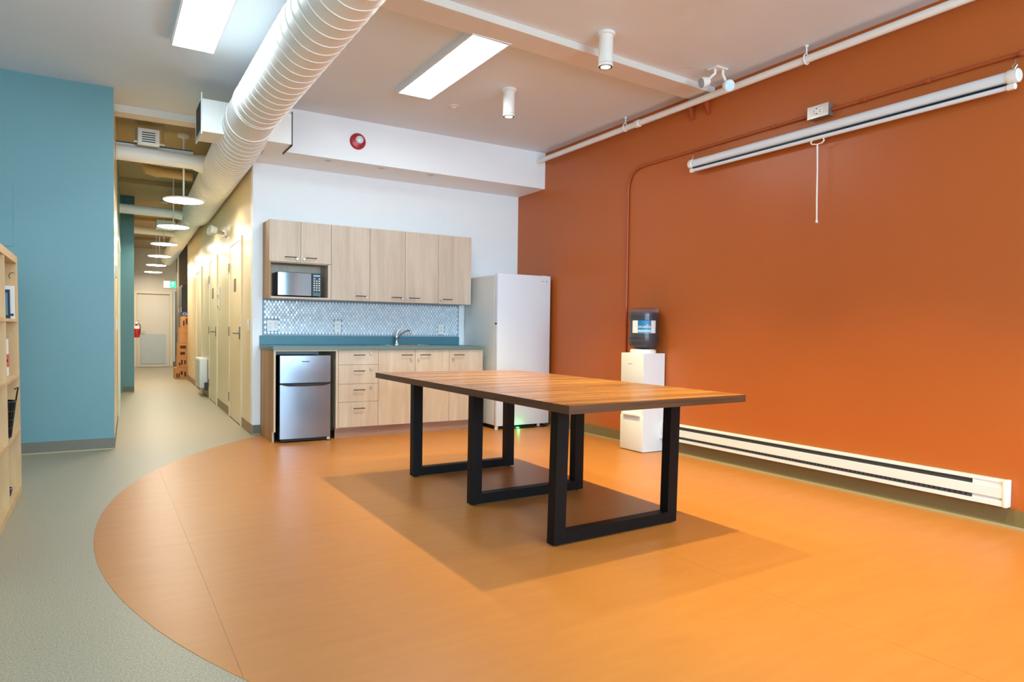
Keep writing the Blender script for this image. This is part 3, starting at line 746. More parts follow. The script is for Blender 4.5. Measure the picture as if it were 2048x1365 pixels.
# ------------------------------------------------------------------ pipe under the ceiling
wp = thing('ceiling_pipe', 'white sprinkler pipe running below the ceiling along the orange wall', 'pipe', (4.30, 3.0, 3.0))
part('pipe', T([(4.30, YS, 3.033), (4.30, -1.5, 3.055)], 0.027, 18), M_duct, wp)
part('coupling', L([(0.029, 4.845), (0.034, 4.85), (0.034, 4.90), (0.029, 4.905)], 18, (4.30, 0, 3.037), 'y'), M_duct, wp)
for y in (5.05, 3.10, 1.15):
    h = part('hanger', T([(4.30, y, 3.143), (4.30, y, 3.088)], 0.006, 8), M_whitepl, wp, 'white clevis hanger')
    pts = [(4.30+0.034*math.sin(a), y, 3.04-0.032*math.cos(a)+0.008*abs(math.sin(a/2))) for a in [2*PI*k/16+PI for k in range(17)]]
    part('loop', T([(4.30, y, 3.092)]+pts[1:-1]+[(4.30, y, 3.092)], 0.0045, 8), M_whitepl, h)
    part('nut', L([(0.013, 3.128), (0.013, 3.1425)], 6, (4.30, y, 0)), M_whitepl, h)
for i, (y, lb) in enumerate(((4.275, 'rust painted triangular steel bracket, the left of two under the beam end'), (4.095, 'rust painted triangular steel bracket, the right of two under the beam end'))):
    br = thing('steel_bracket', lb, 'bracket', (4.38, y, 2.93), 0, 'brackets under the beam end')
    part('gusset', PR([(4.400, 2.930), (4.400, 3.085), (4.325, 3.085), (4.330, 3.06), (4.392, 2.932)], y-0.005, y+0.005, 'y'), M_conduit, br, smooth=False)
    part('flange', B(4.394, 4.401, y-0.028, y+0.028, 2.935, 3.085), M_conduit, br, smooth=False)

# emergency lamp at the ceiling by the orange wall
em = thing('emergency_light', 'white twin-head emergency lamp on the ceiling at the beam end', 'emergency light', (4.10, 3.76, 3.143), 0, 'twin-head emergency lamps')
part('base_plate', B(4.04, 4.17, 3.69, 3.79, 3.131, 3.1425, bev=0.004), M_whitepl, em)
for (ax, ay), (hx, hy, hz) in (((4.075, 3.74), (4.04, 3.80, 3.045)), ((4.14, 3.72), (4.17, 3.70, 3.015))):
    a = part('arm', T([(ax, ay, 3.132), (ax, ay, 3.10), ((ax+hx)/2, (ay+hy)/2, (3.10+hz)/2), (hx, hy, hz)], 0.011, 10), M_whitepl, em)
    d_ = Vector((-0.35, -0.85, -0.35)) if hz < 3.03 else Vector((-0.8, 0.25, -0.25)); d_.normalize()
    c_ = Vector((hx, hy, hz))
    part('lamp_head', T([c_-d_*0.035, c_-d_*0.02, c_+d_*0.03, c_+d_*0.04], 0.04, 20, radii=[0.018, 0.034, 0.043, 0.043]), M_whitepl, a)
    part('lens', T([c_+d_*0.0402, c_+d_*0.044], 0.037, 20), M_galv, a, 'silver faceted lens')
# sprinkler cap
sp = thing('sprinkler_cap', 'small round sprinkler cap flush with the ceiling', 'sprinkler', (2.783, 5.678, ZC))
part('rim', L([(0.055, ZC), (0.055, ZC-0.006), (0.045, ZC-0.01), (0.030, ZC-0.008)], 28, (2.783, 5.678, 0)), M_beam, sp)
part('cap', L([(0, ZC-0.018), (0.018, ZC-0.016), (0.026, ZC-0.008)], 24, (2.783, 5.678, 0)), M_duct, sp)

# ------------------------------------------------------------------ ceiling lights
def troffer(x0, x1, y0, y1, label):
    t = thing('ceiling_panel_light', label, 'ceiling light', ((x0+x1)/2, (y0+y1)/2, ZC), 0, 'rectangular ceiling panel lights')
    z0 = ZC-0.056
    bm = bmesh.new(); k = 0.014
    bx(bm, x0, x0+k, y0, y1, z0, ZC-0.0005); bx(bm, x1-k, x1, y0, y1, z0, ZC-0.0005); bx(bm, x0+k, x1-k, y0, y0+k, z0, ZC-0.0005); bx(bm, x0+k, x1-k, y1-k, y1, z0, ZC-0.0005)
    part('frame', bm, M_whitemet, t, smooth=False)
    part('diffuser', B(x0+k, x1-k, y0+k, y1-k, z0+0.006, z0+0.012), E_trof, t, 'glowing white diffuser', smooth=False)
    return t
troffer(2.150, 2.462, 4.12, 5.485, 'white rectangular ceiling light beside the beam, right of the duct')
troffer(0.425, 0.722, 4.10, 5.46, 'white rectangular ceiling light left of the duct')
troffer(2.150, 2.462, -1.96, -0.60, 'added unseen ceiling light behind the viewer at right, filling the near floor')  # this one and the next are unseen, added to light the near floor
troffer(0.425, 0.722, -1.96, -0.60, 'added unseen ceiling light behind the viewer at left, filling the near floor')
def cyl_spot(y, label):
    t = thing('cylinder_spotlight', label, 'spotlight', (SPOTX-0.05, y, ZC), 0, 'white cylinder spotlights')
    c = (SPOTX-0.05, y, 0)
    part('mount', L([(0.064, ZC-0.0005), (0.064, ZC-0.018), (0.058, ZC-0.022)], 28, c), M_whitepl, t)
    part('barrel', L([(0.050, ZC-0.022), (0.050, 2.934)], 28, c), M_whitepl, t)
    part('trim_ring', L([(0.050, 2.932), (0.051, 2.930), (0.051, 2.912), (0.046, 2.910), (0.042, 2.912), (0.037, 2.922)], 28, c), M_whitepl, t)
    part('baffle', L([(0.0475, 2.9095), (0.0435, 2.9085), (0.034, 2.913)], 28, c), M_dark, t, 'dark inner ring')
    part('lens', L([(0, 2.9025), (0.020, 2.9045), (0.034, 2.909), (0.037, 2.913)], 28, c), E_spot, t, 'glowing lens')
cyl_spot(SPOTS[1], 'larger-looking white cylinder spotlight in front of the beam')
cyl_spot(SPOTS[0], 'white cylinder spotlight between the beam and the soffit')
cyl_spot(SPOTS[2], 'white cylinder spotlight out of the photo above the near table end')
cyl_spot(SPOTS[3], 'white cylinder spotlight out of the photo nearest the windows')
for x, lb in ((1.905, 'left of three unlit recessed downlights under the soffit'), (2.450, 'middle of three unlit recessed downlights under the soffit'), (3.003, 'right of three unlit recessed downlights under the soffit')):
    t = thing('recessed_downlight', lb, 'downlight', (x, 6.665, ZS), 0, 'downlights under the soffit')
    part('rim', L([(0.055, ZS-0.0005), (0.055, ZS-0.003), (0.049, ZS-0.005), (0.036, ZS-0.003)], 28, (x, 6.665, 0)), M_whitepl, t)
    part('reflector', L([(0.034, ZS-0.0042), (0.030, ZS-0.0050), (0, ZS-0.0054)], 24, (x, 6.665, 0)), M_greypl, t)
# fire alarm strobe
fs = thing('fire_alarm_strobe', 'round red fire alarm strobe on the white soffit', 'fire alarm', (2.169, YS, 2.85))
c = (2.169, 0, 2.932)
part('base', L([(0.079, YS-0.0005), (0.079, YS-0.018), (0.070, YS-0.030), (0.040, YS-0.040), (0, YS-0.042)], 36, c, 'y'), M_red, fs)
part('lens', L([(0.040, YS-0.036), (0.036, YS-0.058), (0.018, YS-0.068), (0, YS-0.070)], 24, (c[0]+0.006, 0, c[2]+0.008), 'y'), M_lens, fs, 'clear strobe lens')
part('sound_slot', B(2.165, 2.205, YS-0.046, YS-0.036, 2.878, 2.884), M_dark, fs, smooth=False)

# ------------------------------------------------------------------ air duct
ad = thing('air_duct', 'large white spiral air duct running from the ceiling down the hall', 'duct', (1.06, 6.0, 2.6))
def dpath(y):
    """centre and radius of the duct at depth y"""
    def ss(a, b, t):
        t = min(1, max(0, (t-a)/(b-a))); return t*t*(3-2*t)
    s = ss(5.7, 6.7, y)
    x = 1.058+0.020*s+0.030*max(0, y-6.6); z = 2.824-0.062*s; r = 0.187+0.008*s
    s2 = ss(10.9, 11.3, y)
    r -= 0.045*s2; x -= 0.02*s2
    return Vector((x, y, z)), r
yy = [-1.5+0.25*k for k in range(29)]+[5.75+0.12*k for k in range(10)]+[7.0+0.4*k for k in range(31)]
yy = [y for y in yy if y < 19.3]
part('duct_body', T([dpath(y)[0] for y in yy], 0.187, 56, radii=[dpath(y)[1] for y in yy]), M_duct, ad)
ribm = None
y = 1.6
while y < 13.5:
    if not (5.62 < y < 5.98):
        p, r = dpath(y)
        if ribm is None:
            bm = bmesh.new(); n, m_ = 56, 5
            vs = [[bm.verts.new(((1.0+0.022*math.cos(2*PI*j/m_))*math.cos(2*PI*i/n), 0.022*math.sin(2*PI*j/m_)*0.75, (1.0+0.022*math.cos(2*PI*j/m_))*math.sin(2*PI*i/n))) for j in range(m_)] for i in range(n)]
            for i in range(n):
                for j in range(m_): bm.faces.new((vs[i][j], vs[(i+1) % n][j], vs[(i+1) % n][(j+1) % m_], vs[i][(j+1) % m_]))
            o = mk('seam_rib', bm, M_duct); ribm = o.data
        else:
            o = bpy.data.objects.new('seam_rib', ribm); COL.objects.link(o)
        o.parent = ad; o.location = p-Vector(ad.location); o.scale = (r, 0.16, r); o.rotation_euler = (0, 0, 0.06)
    y += 0.128 if y < 5.7 else 0.105
for y_ in (5.62, 5.98):
    p, r = dpath(y_)
    part('collar', T([p-Vector((0, 0.02, 0)), p+Vector((0, 0.02, 0))], r+0.006, 56), M_duct, ad)
rb = part('register_box', B(0.722, 1.452, 6.215, 6.568, 2.712, 2.985, bev=0.003), M_duct, ad, 'rectangular supply box crossing the duct')
g = bmesh.new(); bx(g, 0.712, 0.722, 6.200, 6.215, 2.688, 3.030); bx(g, 0.712, 0.722, 6.555, 6.58, 2.688, 3.010); bx(g, 0.712, 0.722, 6.215, 6.555, 2.688, 2.725); bx(g, 0.712, 0.722, 6.215, 6.555, 2.975, 3.010)
part('grille_frame', g, M_whitemet, rb, smooth=False)
part('grille_core', B(0.716, 0.7215, 6.215, 6.555, 2.725, 2.975), M_greydk, rb, 'dark grille core', smooth=False)
bm = bmesh.new()
for k in range(12): bx(bm, 0.7125, 0.716, 6.215, 6.555, 2.735+k*0.02, 2.740+k*0.02)
part('grille_louver', bm, M_lockbr, rb, stuff=True, smooth=False)
part('end_flange', B(1.452, 1.458, 6.208, 6.571, 2.700, 3.000), M_greydk, rb, 'dark end flange', smooth=False)

def branch(y, x0, x1, z, r, flare=0.0):
    part('branch_duct', T([(x0, y, z), (x0+0.02, y, z), (x1-0.12, y, z-0.008), (x1, y, z-0.02)], r, 28, radii=[r+0.006, r, r, r+flare]), M_duct, ad, 'round branch crossing the hall')
branch(7.93, hxl(7.93), 0.955, 2.830, 0.077, 0.03)
branch(11.05, hxl(11.05), 1.02, 2.735, 0.066, 0.01)
branch(13.55, 0.42, 1.12, 2.76, 0.062)
tb2 = thing('round_duct_stub', 'short tan duct with rounded end behind the nearest branch duct', 'duct', (0.72, 9.1, 2.85))
part('elbow', T([(0.42, 9.1, 2.98), (0.47, 9.1, 2.93), (0.56, 9.1, 2.915), (0.60, 9.1, 2.915)], 0.06, 20, radii=[0.05, 0.062, 0.066, 0.066]), mat('tan_duct', (198, 172, 122), 0.5), tb2)
part('pipe', T([(0.60, 9.1, 2.915), (0.95, 9.1, 2.905)], 0.058, 20), mat('tan_duct', (198, 172, 122), 0.5), tb2)
part('takeoff_box', B(0.74, 1.0, 11.9, 12.2, 2.62, 2.74, bev=0.003), M_duct, ad, 'small square takeoff box')
single('bulkhead', B(hxl(12.4), 0.458, 12.38, 12.59, 3.02, ZC-0.001), M_tealdk, 'dark teal bulkhead at the ceiling over the pier', 'bulkhead', smooth=False)

# exhaust fan hung over the first branch duct
vf = thing('vent_fan', 'square white louvred vent fan hung from the hall ceiling', 'vent', (0.41, 7.8, 2.9))
part('housing', B(0.315, 0.50, 7.83, 7.97, 2.915, 3.07), M_greypl, vf, smooth=False)
part('face_frame', B(0.318, 0.512, 7.80, 7.83, 2.905, 3.072, bev=0.006, seg=2), M_whitepl, vf)
for k in range(5):
    part('louver', B(0.355, 0.475, 7.7975, 7.8005, 2.936+k*0.0225, 2.9455+k*0.0225), M_greydk, vf, smooth=False)
for x in (0.300, 0.545):
    part('hanger_rod', T([(x, 7.84, 2.94), (x, 7.84, ZC)], 0.006, 8), M_silver, vf)
part('bracket', B(0.285, 0.56, 7.835, 7.845, 2.93, 2.945), M_silver, vf, smooth=False)
ct = thing('cable_tray', 'thin white cable channel above the first branch duct', 'cable tray', (0.5, 8.05, 2.914))
part('channel', B(hxl(8.05), 0.845, 8.02, 8.075, 2.914, 2.952), M_whitemet, ct, smooth=False)
part('cable', T([(hxl(8.05), 8.05, 2.960), (0.845, 8.05, 2.960)], 0.008, 8), M_black, ct)

# ------------------------------------------------------------------ hall pendants
PEND = [(0.762, 8.11), (0.842, 10.30), (0.890, 12.55), (0.965, 14.75), (1.045, 16.95), (1.112, 19.15)]
names = ['nearest', 'second', 'third', 'fourth', 'fifth', 'farthest']
def pendant(x, y, label):
    t = thing('disc_pendant', label, 'pendant light', (x, y, 2.43), 0, 'disc pendant lamps along the hall')
    c = (x, y, 0); z = 2.43
    part('shade', L([(0.200, z+0.004), (0.200, z+0.016), (0.185, z+0.026), (0.04, z+0.030), (0, z+0.030)], 40, c), M_whitepl, t)
    part('diffuser', L([(0, z), (0.185, z), (0.198, z+0.006)], 40, c), E_pend, t, 'glowing disc')
    part('rod', T([(x, y, z+0.03), (x, y, ZC-0.03)], 0.009, 10), M_whitepl, t)
    part('canopy', L([(0, ZC-0.035), (0.05, ZC-0.032), (0.062, ZC-0.02), (0.062, ZC-0.0005)], 24, c), M_whitepl, t)
    return t
p0 = pendant(PEND[0][0], PEND[0][1], 'nearest glowing disc pendant lamp in the hall')
for (x, y), n in list(zip(PEND, names))[1:]:
    dup(p0, (x, y, 2.43), '%s glowing disc pendant lamp along the hall, counted from the kitchen' % n)

# ------------------------------------------------------------------ hall doors and fittings (right wall, local frame: y along wall, -x into hall)
def wall_root(name, label, y, cat=None, group=None, kind=None):
    o = bpy.data.objects.new(name, None); COL.objects.link(o); o.empty_display_size = 0.1
    o.location = (hxr(y), y, 0); o.rotation_euler = (0, 0, THR)
    o['label'] = label
    if cat: o['category'] = cat
    if group: o['group'] = group
    if kind: o['kind'] = kind
    ORG[o.name] = Vector((0, 0, 0))
    return o
def hall_door(n, y0, y1, label, far_handle=False, sign=True):
    d = wall_root('door_%d' % n, label, y0, kind='structure')
    w_ = y1-y0
    bm = bmesh.new(); fw = 0.045
    bx(bm, -0.018, 0.0, -fw, 0.0, 0.0, 2.085); bx(bm, -0.018, 0.0, w_, w_+fw, 0.0, 2.085); bx(bm, -0.018, 0.0, 0.0, w_, 2.04, 2.085)
    part('door_frame', bm, M_frame, d, 'cream frame', local=True, smooth=False)
    lf = part('door_leaf', B(-0.012, -0.001, 0.004, w_-0.004, 0.012, 2.036), M_door, d, local=True, smooth=False)
    hy = 0.07
    part('handle', T([(-0.012, hy, 1.02), (-0.055, hy, 1.02), (-0.062, hy+0.02, 1.02), (-0.062, hy+0.12, 1.02)], 0.010, 10), M_nickel, lf, 'lever handle', local=True)
    part('escutcheon', B(-0.020, -0.012, hy-0.03, hy+0.03, 0.95, 1.09, bev=0.003), M_nickel, lf, local=True)
    for z0 in (0.19, 0.98, 1.74):
        part('hinge', B(-0.026, -0.0185, w_-0.006, w_+0.03, z0, z0+0.11, bev=0.002), M_nickel, d, local=True)
    if sign:
        part('door_sign', B(-0.0145, -0.012, w_*0.42, w_*0.60, 1.49, 1.64), M_lockbr, lf, 'small brown door plate', local=True, smooth=False)
    part('threshold_gap', B(-0.0125, -0.002, 0.006, w_-0.006, 0.0005, 0.012), M_black, d, local=True, smooth=False)
    return d
hall_door(1, 7.87, 8.77, 'beige hall door nearest the kitchen')
hall_door(2, 10.15, 11.05, 'second beige hall door from the kitchen')
def wall_plate(name, label, cat, y, dy, z0, z1, m, t=0.010, group=None, extra=None):
    r = wall_root(name, label, y, cat, group)
    part('plate', B(-t, -0.0005, 0, dy, z0, z1, bev=0.002), m, r, local=True)
    if extra: extra(r)
    return r
def rocker(r): part('rocker', B(-0.014, -0.010, 0.030, 0.055, 1.08, 1.13, bev=0.001), M_whitemet, r, local=True)
wall_plate('light_switch', 'white switch plate at the near corner of the hall wall', 'switch', 7.345, 0.09, 1.048, 1.165, M_whitepl, extra=rocker)
def lines_(r): part('print', B(-0.0135, -0.012, 0.01, 0.09, 1.79, 1.80), M_lockbr, r, local=True, smooth=False)
wall_plate('wall_sign', 'narrow grey sign high between the two hall doors', 'sign', 8.875, 0.10, 1.73, 1.845, M_greypl, 0.012, extra=lines_)
def btn(z): return lambda r: part('button', B(-0.026, -0.022, 0.03, 0.07, z, z+0.025, bev=0.001), M_greydk, r, local=True)
wall_plate('thermostat', 'pale thermostat high on the wall beside the second hall door', 'thermostat', 9.86, 0.09, 1.48, 1.62, M_whitepl, 0.022, extra=btn(1.49))
wall_plate('key_box', 'small white box under the thermostat in the hall', 'box', 9.86, 0.075, 1.335, 1.455, M_whitepl, 0.022, extra=btn(1.345))
def sl(r): part('slot', B(-0.012, -0.010, 0.03, 0.045, 0.36, 0.40), M_greydk, r, local=True, smooth=False)
wall_plate('wall_outlet', 'white outlet low on the hall wall past the wall heater', 'outlet', 13.95, 0.08, 0.32, 0.44, M_whitepl, extra=sl)
def pr_(r): part('print', B(-0.0135, -0.012, 0.02, 0.18, 1.73, 1.76), M_labelb, r, local=True, smooth=False)
wall_plate('door_sign', 'pale blue sign beside the second hall door', 'sign', 11.12, 0.20, 1.69, 1.80, M_sign, 0.012, extra=pr_)
# third opening's frame
fo = wall_root('door_3', 'cream frame of the farther hall doorway', 12.28, kind='structure')
bm = bmesh.new(); bx(bm, -0.02, 0, 0, 0.07, 0, 2.09); bx(bm, -0.02, 0, 0.95, 1.02, 0, 2.09); bx(bm, -0.02, 0, 0.07, 0.95, 2.02, 2.09)
part('door_frame', bm, M_frame, fo, local=True, smooth=False)
part('door_leaf', B(-0.008, -0.001, 0.07, 0.95, 0.01, 2.02), M_door, fo, local=True, smooth=False)
# wall heater
wh = wall_root('wall_heater', 'white convector heater on the hall wall between the doorways', 11.45, 'heater')
part('case', B(-0.115, -0.004, 0, 0.74, 0.135, 0.590, bev=0.012, seg=2), M_whitemet, wh, local=True)
part('grille_top', B(-0.1165, -0.115, 0.05, 0.69, 0.50, 0.56), M_greypl, wh, 'upper grille', local=True, smooth=False)
part('grille_face', B(-0.1165, -0.115, 0.05, 0.69, 0.18, 0.485), mat('warm_grey_grille', (186, 176, 152), 0.5), wh, 'warm grey front grille', local=True, smooth=False)
bm = bmesh.new()
for k in range(14): bx(bm, -0.1185, -0.1165, 0.05, 0.69, 0.19+k*0.021, 0.197+k*0.021)
part('grille_bar', bm, M_creammet, wh, local=True, stuff=True, smooth=False)
part('pipe_cover', B(-0.05, -0.002, -0.06, -0.004, 0.10, 0.22), M_lockdk, wh, local=True, smooth=False)
# emergency lamp on the hall wall
eh = wall_root('emergency_light', 'clear-lensed twin emergency lamp high on the hall wall', 9.20, 'emergency light', 'twin-head emergency lamps')
part('base_plate', B(-0.035, -0.0005, -0.10, 0.10, 2.22, 2.30, bev=0.006), M_whitepl, eh, local=True)
for s in (-1, 1):
    a = part('arm', T([(-0.035, 0.05*s, 2.26), (-0.09, 0.07*s, 2.27), (-0.13, 0.08*s, 2.275)], 0.013, 10), M_silver, eh, local=True)
    part('lamp_head', T([(-0.11, 0.08*s, 2.275), (-0.13, 0.085*s, 2.28), (-0.19, 0.10*s, 2.29), (-0.205, 0.105*s, 2.292)], 0.05, 20, radii=[0.025, 0.048, 0.055, 0.050]), M_lens, a, 'clear bowl lens', local=True)

# left hall wall fittings
def lwall(y): return hxl(y)
t = thing('light_switch', 'white switch on the left hall wall near the teal corner', 'switch', (lwall(7.88), 7.88, 1.04), THL)
part('plate', B(0.0005, 0.010, -0.045, 0.045, 0, 0.118, bev=0.002), M_whitepl, t, local=True)
part('rocker', B(0.010, 0.014, -0.015, 0.015, 0.03, 0.088, bev=0.001), M_whitemet, t, local=True)
t = thing('wall_sign', 'pale blue sign on the left hall wall at the teal corner', 'sign', (lwall(7.66), 7.66, 1.55), THL)
part('plate', B(0.0005, 0.012, -0.10, 0.10, 0, 0.11, bev=0.001), M_sign, t, local=True)
part('print', B(0.012, 0.0128, -0.07, 0.07, 0.05, 0.07), M_labelb, t, local=True, smooth=False)
fx4 = bpy.data.objects.new('door_5', None); COL.objects.link(fx4); fx4.location = (lwall(9.3), 9.3, 0); fx4.rotation_euler = (0, 0, THL); fx4['kind'] = 'structure'; fx4['label'] = 'door in the left hall wall'; ORG[fx4.name] = Vector((0, 0, 0))
bm = bmesh.new(); bx(bm, 0.0, 0.018, 0, 0.06, 0, 2.09); bx(bm, 0.0, 0.018, 0.96, 1.02, 0, 2.09); bx(bm, 0.0, 0.018, 0.06, 0.96, 2.03, 2.09)
part('door_frame', bm, M_frame, fx4, local=True, smooth=False)
part('door_leaf', B(0.0, 0.010, 0.06, 0.96, 0.01, 2.03), M_teal, fx4, local=True, smooth=False)

# end door
ed = bpy.data.objects.new('door_4', None); COL.objects.link(ed); ed.location = (1.18, YE, 0); ed['kind'] = 'structure'; ed['label'] = 'cream end door with a pale kick panel'; ORG[ed.name] = Vector((1.18, YE, 0))
bm = bmesh.new(); bx(bm, 0.735, 0.795, YE-0.03, YE, 0, 2.02); bx(bm, 1.580, 1.640, YE-0.03, YE, 0, 2.02); bx(bm, 0.795, 1.580, YE-0.03, YE, 1.945, 2.02)
part('door_frame', bm, M_frame, ed, smooth=False)
part('head_gap', B(0.80, 1.575, YE-0.012, YE-0.001, 1.925, 1.945), M_lockbr, ed, smooth=False)
lf = part('door_leaf', B(0.80, 1.575, YE-0.022, YE-0.001, 0.01, 1.925), M_enddoor, ed, smooth=False)
part('kick_panel', B(0.885, 1.475, YE-0.034, YE-0.022, 0.08, 0.885, bev=0.008), M_greypl, lf, 'pale grey lower panel')
part('handle', T([(0.86, YE-0.022, 0.945), (0.86, YE-0.07, 0.945), (0.88, YE-0.08, 0.945), (1.00, YE-0.08, 0.945)], 0.012, 10), M_silver, lf, 'lever handle')
part('rose', L([(0.035, YE-0.022), (0.035, YE-0.034)], 20, (0.86, 0, 0.945), 'y'), M_silver, lf)
struct('trim_3', B(1.648, 1.72, 19.6, 19.7, 0, 2.0), M_tealdk, 'dark teal door edge at the hall end')
struct('trim_4', B(1.575, 1.61, 18.2, 18.3, 0, ZC), M_frame, 'white post before the hall end')
# exit sign
ex = thing('exit_sign', 'lit green running-man exit sign over the hall end', 'exit sign', (1.55, 19.9, 2.09))
part('case', B(1.395, 1.70, 19.90, 19.94, 2.09, 2.285, bev=0.004), M_whitepl, ex)
part('pictogram_panel', B(1.545, 1.692, 19.896, 19.90, 2.098, 2.277), M_green, ex, 'green pictogram field', smooth=False)
part('arrow_panel', B(1.402, 1.545, 19.897, 19.90, 2.098, 2.277), M_exitw, ex, 'white lit field', smooth=False)
bm = bmesh.new()
lathe(bm, [(0.0, 19.8945), (0.014, 19.8945), (0.014, 19.896)], 12, (1.625, 0, 2.250), 'y')
for pl in ([(1.612, 2.235), (1.632, 2.228), (1.622, 2.175), (1.602, 2.180)], [(1.612, 2.180), (1.624, 2.176), (1.655, 2.150), (1.648, 2.140)], [(1.602, 2.182), (1.614, 2.176), (1.600, 2.135), (1.565, 2.128), (1.563, 2.138), (1.592, 2.145)], [(1.628, 2.232), (1.632, 2.222), (1.665, 2.200), (1.668, 2.208)], [(1.612, 2.234), (1.606, 2.226), (1.580, 2.222), (1.575, 2.196), (1.566, 2.198), (1.572, 2.230)]):
    prism(bm, pl, 19.8945, 19.896, 'y')
part('running_figure', bm, M_exitw, ex, 'white running figure', smooth=False)
ex.location = (1.55*1.022, 20.355, 1.08+1.01*1.022)
ex.scale = (1.022, 1, 1.022)

# fire extinguisher past the pier
fe = thing('fire_extinguisher', 'red fire extinguisher on the left wall past the teal pier', 'fire extinguisher', (0.585, 15.6, 0.75))
part('cylinder', L([(0, 0.85), (0.055, 0.855), (0.062, 0.88), (0.062, 1.02), (0.045, 1.08), (0.018, 1.10), (0.018, 1.13)], 24, (0.605, 15.6, 0)), M_red, fe)
part('label_band', L([(0.0625, 1.03), (0.0628, 1.06), (0.05, 1.085)], 24, (0.605, 15.6, 0)), M_labelw, fe)
part('valve', B(0.590, 0.635, 15.585, 15.615, 1.13, 1.17, bev=0.004), M_silver, fe)
part('lever', T([(0.60, 15.6, 1.165), (0.66, 15.59, 1.20)], 0.008, 8), M_silver, fe)
part('hose', T([(0.625, 15.59, 1.15), (0.675, 15.58, 1.10), (0.67, 15.58, 0.95), (0.66, 15.58, 0.90)], 0.008, 8), M_black, fe)

# lockers in the alcove
def locker(x0, x1, y0, y1, z1, m, label):
    t = thing('locker', label, 'locker', ((x0+x1)/2, (y0+y1)/2, 0), 0, 'tall lockers in the hall alcove')
    part('case', B(x0, x1, y0, y1, 0.0, z1), m, t, smooth=False)
    for k in range(2):
        z0 = 0.06+k*(z1-0.10)/2
        d = part('door', B(x0-0.014, x0-0.001, y0+0.01, y1-0.01, z0, z0+(z1-0.14)/2), m, t, smooth=False)
        part('latch', B(x0-0.022, x0-0.014, y0+0.05, y0+0.07, z0+0.4, z0+0.5), M_silver, d, smooth=False)
locker(1.515, 1.97, 16.4, 16.85, 2.00, M_lockdk, 'charcoal locker behind the cardboard boxes')
locker(1.515, 1.97, 16.9, 17.5, 1.98, M_lockbr, 'taupe locker beyond the charcoal locker')
# cardboard boxes
def carton(x0, x1, y0, y1, z0, z1, label, marks, m=M_card, top=None):
    t = thing('cardboard_box', label, 'box', ((x0+x1)/2, (y0+y1)/2, z0), 0, 'boxes stacked at the alcove')
    part('carton', B(x0, x1, y0, y1, z0, z1, bev=0.004), m, t)
    for (a, b, c, d_) in marks:
        part('print', B(x0+a, x0+b, y0-0.0015, y0, z0+c, z0+d_), M_ink, t, 'dark print', smooth=False)
    part('tape', B((x0+x1)/2-0.02, (x0+x1)/2+0.02, y0+0.002, y1-0.002, z1, z1+0.001), M_edge, t, smooth=False)
    return t
carton(1.300, 1.72, 15.50, 15.90, 0.0005, 0.238, 'cardboard box at the floor, lowest of the hall stack', [(0.02, 0.045, 0.03, 0.12), (0.06, 0.085, 0.03, 0.12), (0.10, 0.14, 0.09, 0.16), (0.17, 0.20, 0.05, 0.15)])
carton(1.348, 1.76, 15.50, 15.90, 0.2395, 0.470, 'cardboard box second from the floor in the hall stack', [(0.02, 0.05, 0.04, 0.10), (0.06, 0.09, 0.06, 0.16), (0.12, 0.15, 0.07, 0.15)])
carton(1.362, 1.75, 15.50, 15.90, 0.4715, 0.745, 'cardboard box third from the floor with two printed blocks', [(0.03, 0.12, 0.03, 0.09), (0.03, 0.14, 0.16, 0.22)])
carton(1.385, 1.75, 15.50, 15.88, 0.7465, 1.070, 'plain tall cardboard box fourth from the floor in the hall stack', [(0.0, 0.15, 0.20, 0.204)])
carton(1.425, 1.76, 15.50, 15.86, 1.0715, 1.300, 'printed cardboard box just under the blue carton', [(0.02, 0.05, 0.03, 0.14), (0.07, 0.11, 0.06, 0.18), (0.10, 0.13, 0.02, 0.05)])
t = carton(1.418, 1.76, 15.50, 15.86, 1.3015, 1.395, 'blue carton with white lettering on top of the hall stack', [], M_bluebox)
bm = text_bm('Cha', 0.075, 0.0004)
for v in bm.verts: v.co = Vector((1.500+v.co.x, 15.499-v.co.z-0.0006, 1.322+v.co.y))
part('lettering', bm, M_labelw, t, 'white lettering', smooth=False)

# ------------------------------------------------------------------ bookcase at the left
bk = thing('bookcase', 'pale birch cube bookcase at the left edge', 'bookcase', (-0.44, 5.38, 0))
SH = math.radians(-0.75)
bk.rotation_euler = (0, SH, 0.0)
XF, DP = 0.0, 0.385       # local: x=0 is the front, back at -DP; y along, 0 = far end
H = 1.515; cellw = 0.625
def bl(*a, **k): return B(*a, **k)
part('top_board', bl(-DP, 0, -3*cellw-0.09, 0, H-0.045, H), M_birch, bk, local=True, smooth=False)
part('bottom_board', bl(-DP, 0, -3*cellw-0.09, 0, 0.004, 0.048), M_birch, bk, local=True, smooth=False)
for y0, y1 in ((-0.045, 0), (-3*cellw-0.09, -3*cellw-0.045)):
    part('end_panel', bl(-DP, 0, y0, y1, 0.048, H-0.045), M_birch, bk, local=True, smooth=False)
for i in (1, 2):
    yd = -0.045-i*cellw
    part('divider', bl(-DP, -0.002, yd-0.009, yd+0.009, 0.048, H-0.045), M_birch, bk, local=True, smooth=False)
SZ = [1.098, 0.742, 0.392]
for i in range(3):
    ya = -0.045-i*cellw-(0.009 if i else 0); yb_ = -0.045-(i+1)*cellw+(0.009 if i < 2 else 0)
    for z in SZ:
        part('shelf', bl(-DP, -0.002, yb_, ya, z, z+0.018), M_birch, bk, local=True, smooth=False)
def on_shelf(x, y, z): return Vector((-0.44, 5.38, 0))+Vector((x*math.cos(SH)+z*math.sin(SH), y, -x*math.sin(SH)+z*math.cos(SH)))
def shelved(name, label, cat, z, group=None, y=0):
    t = thing(name, label, cat, on_shelf(0, 0, 0), 0, group); t.rotation_euler = (0, SH, 0)
    return t
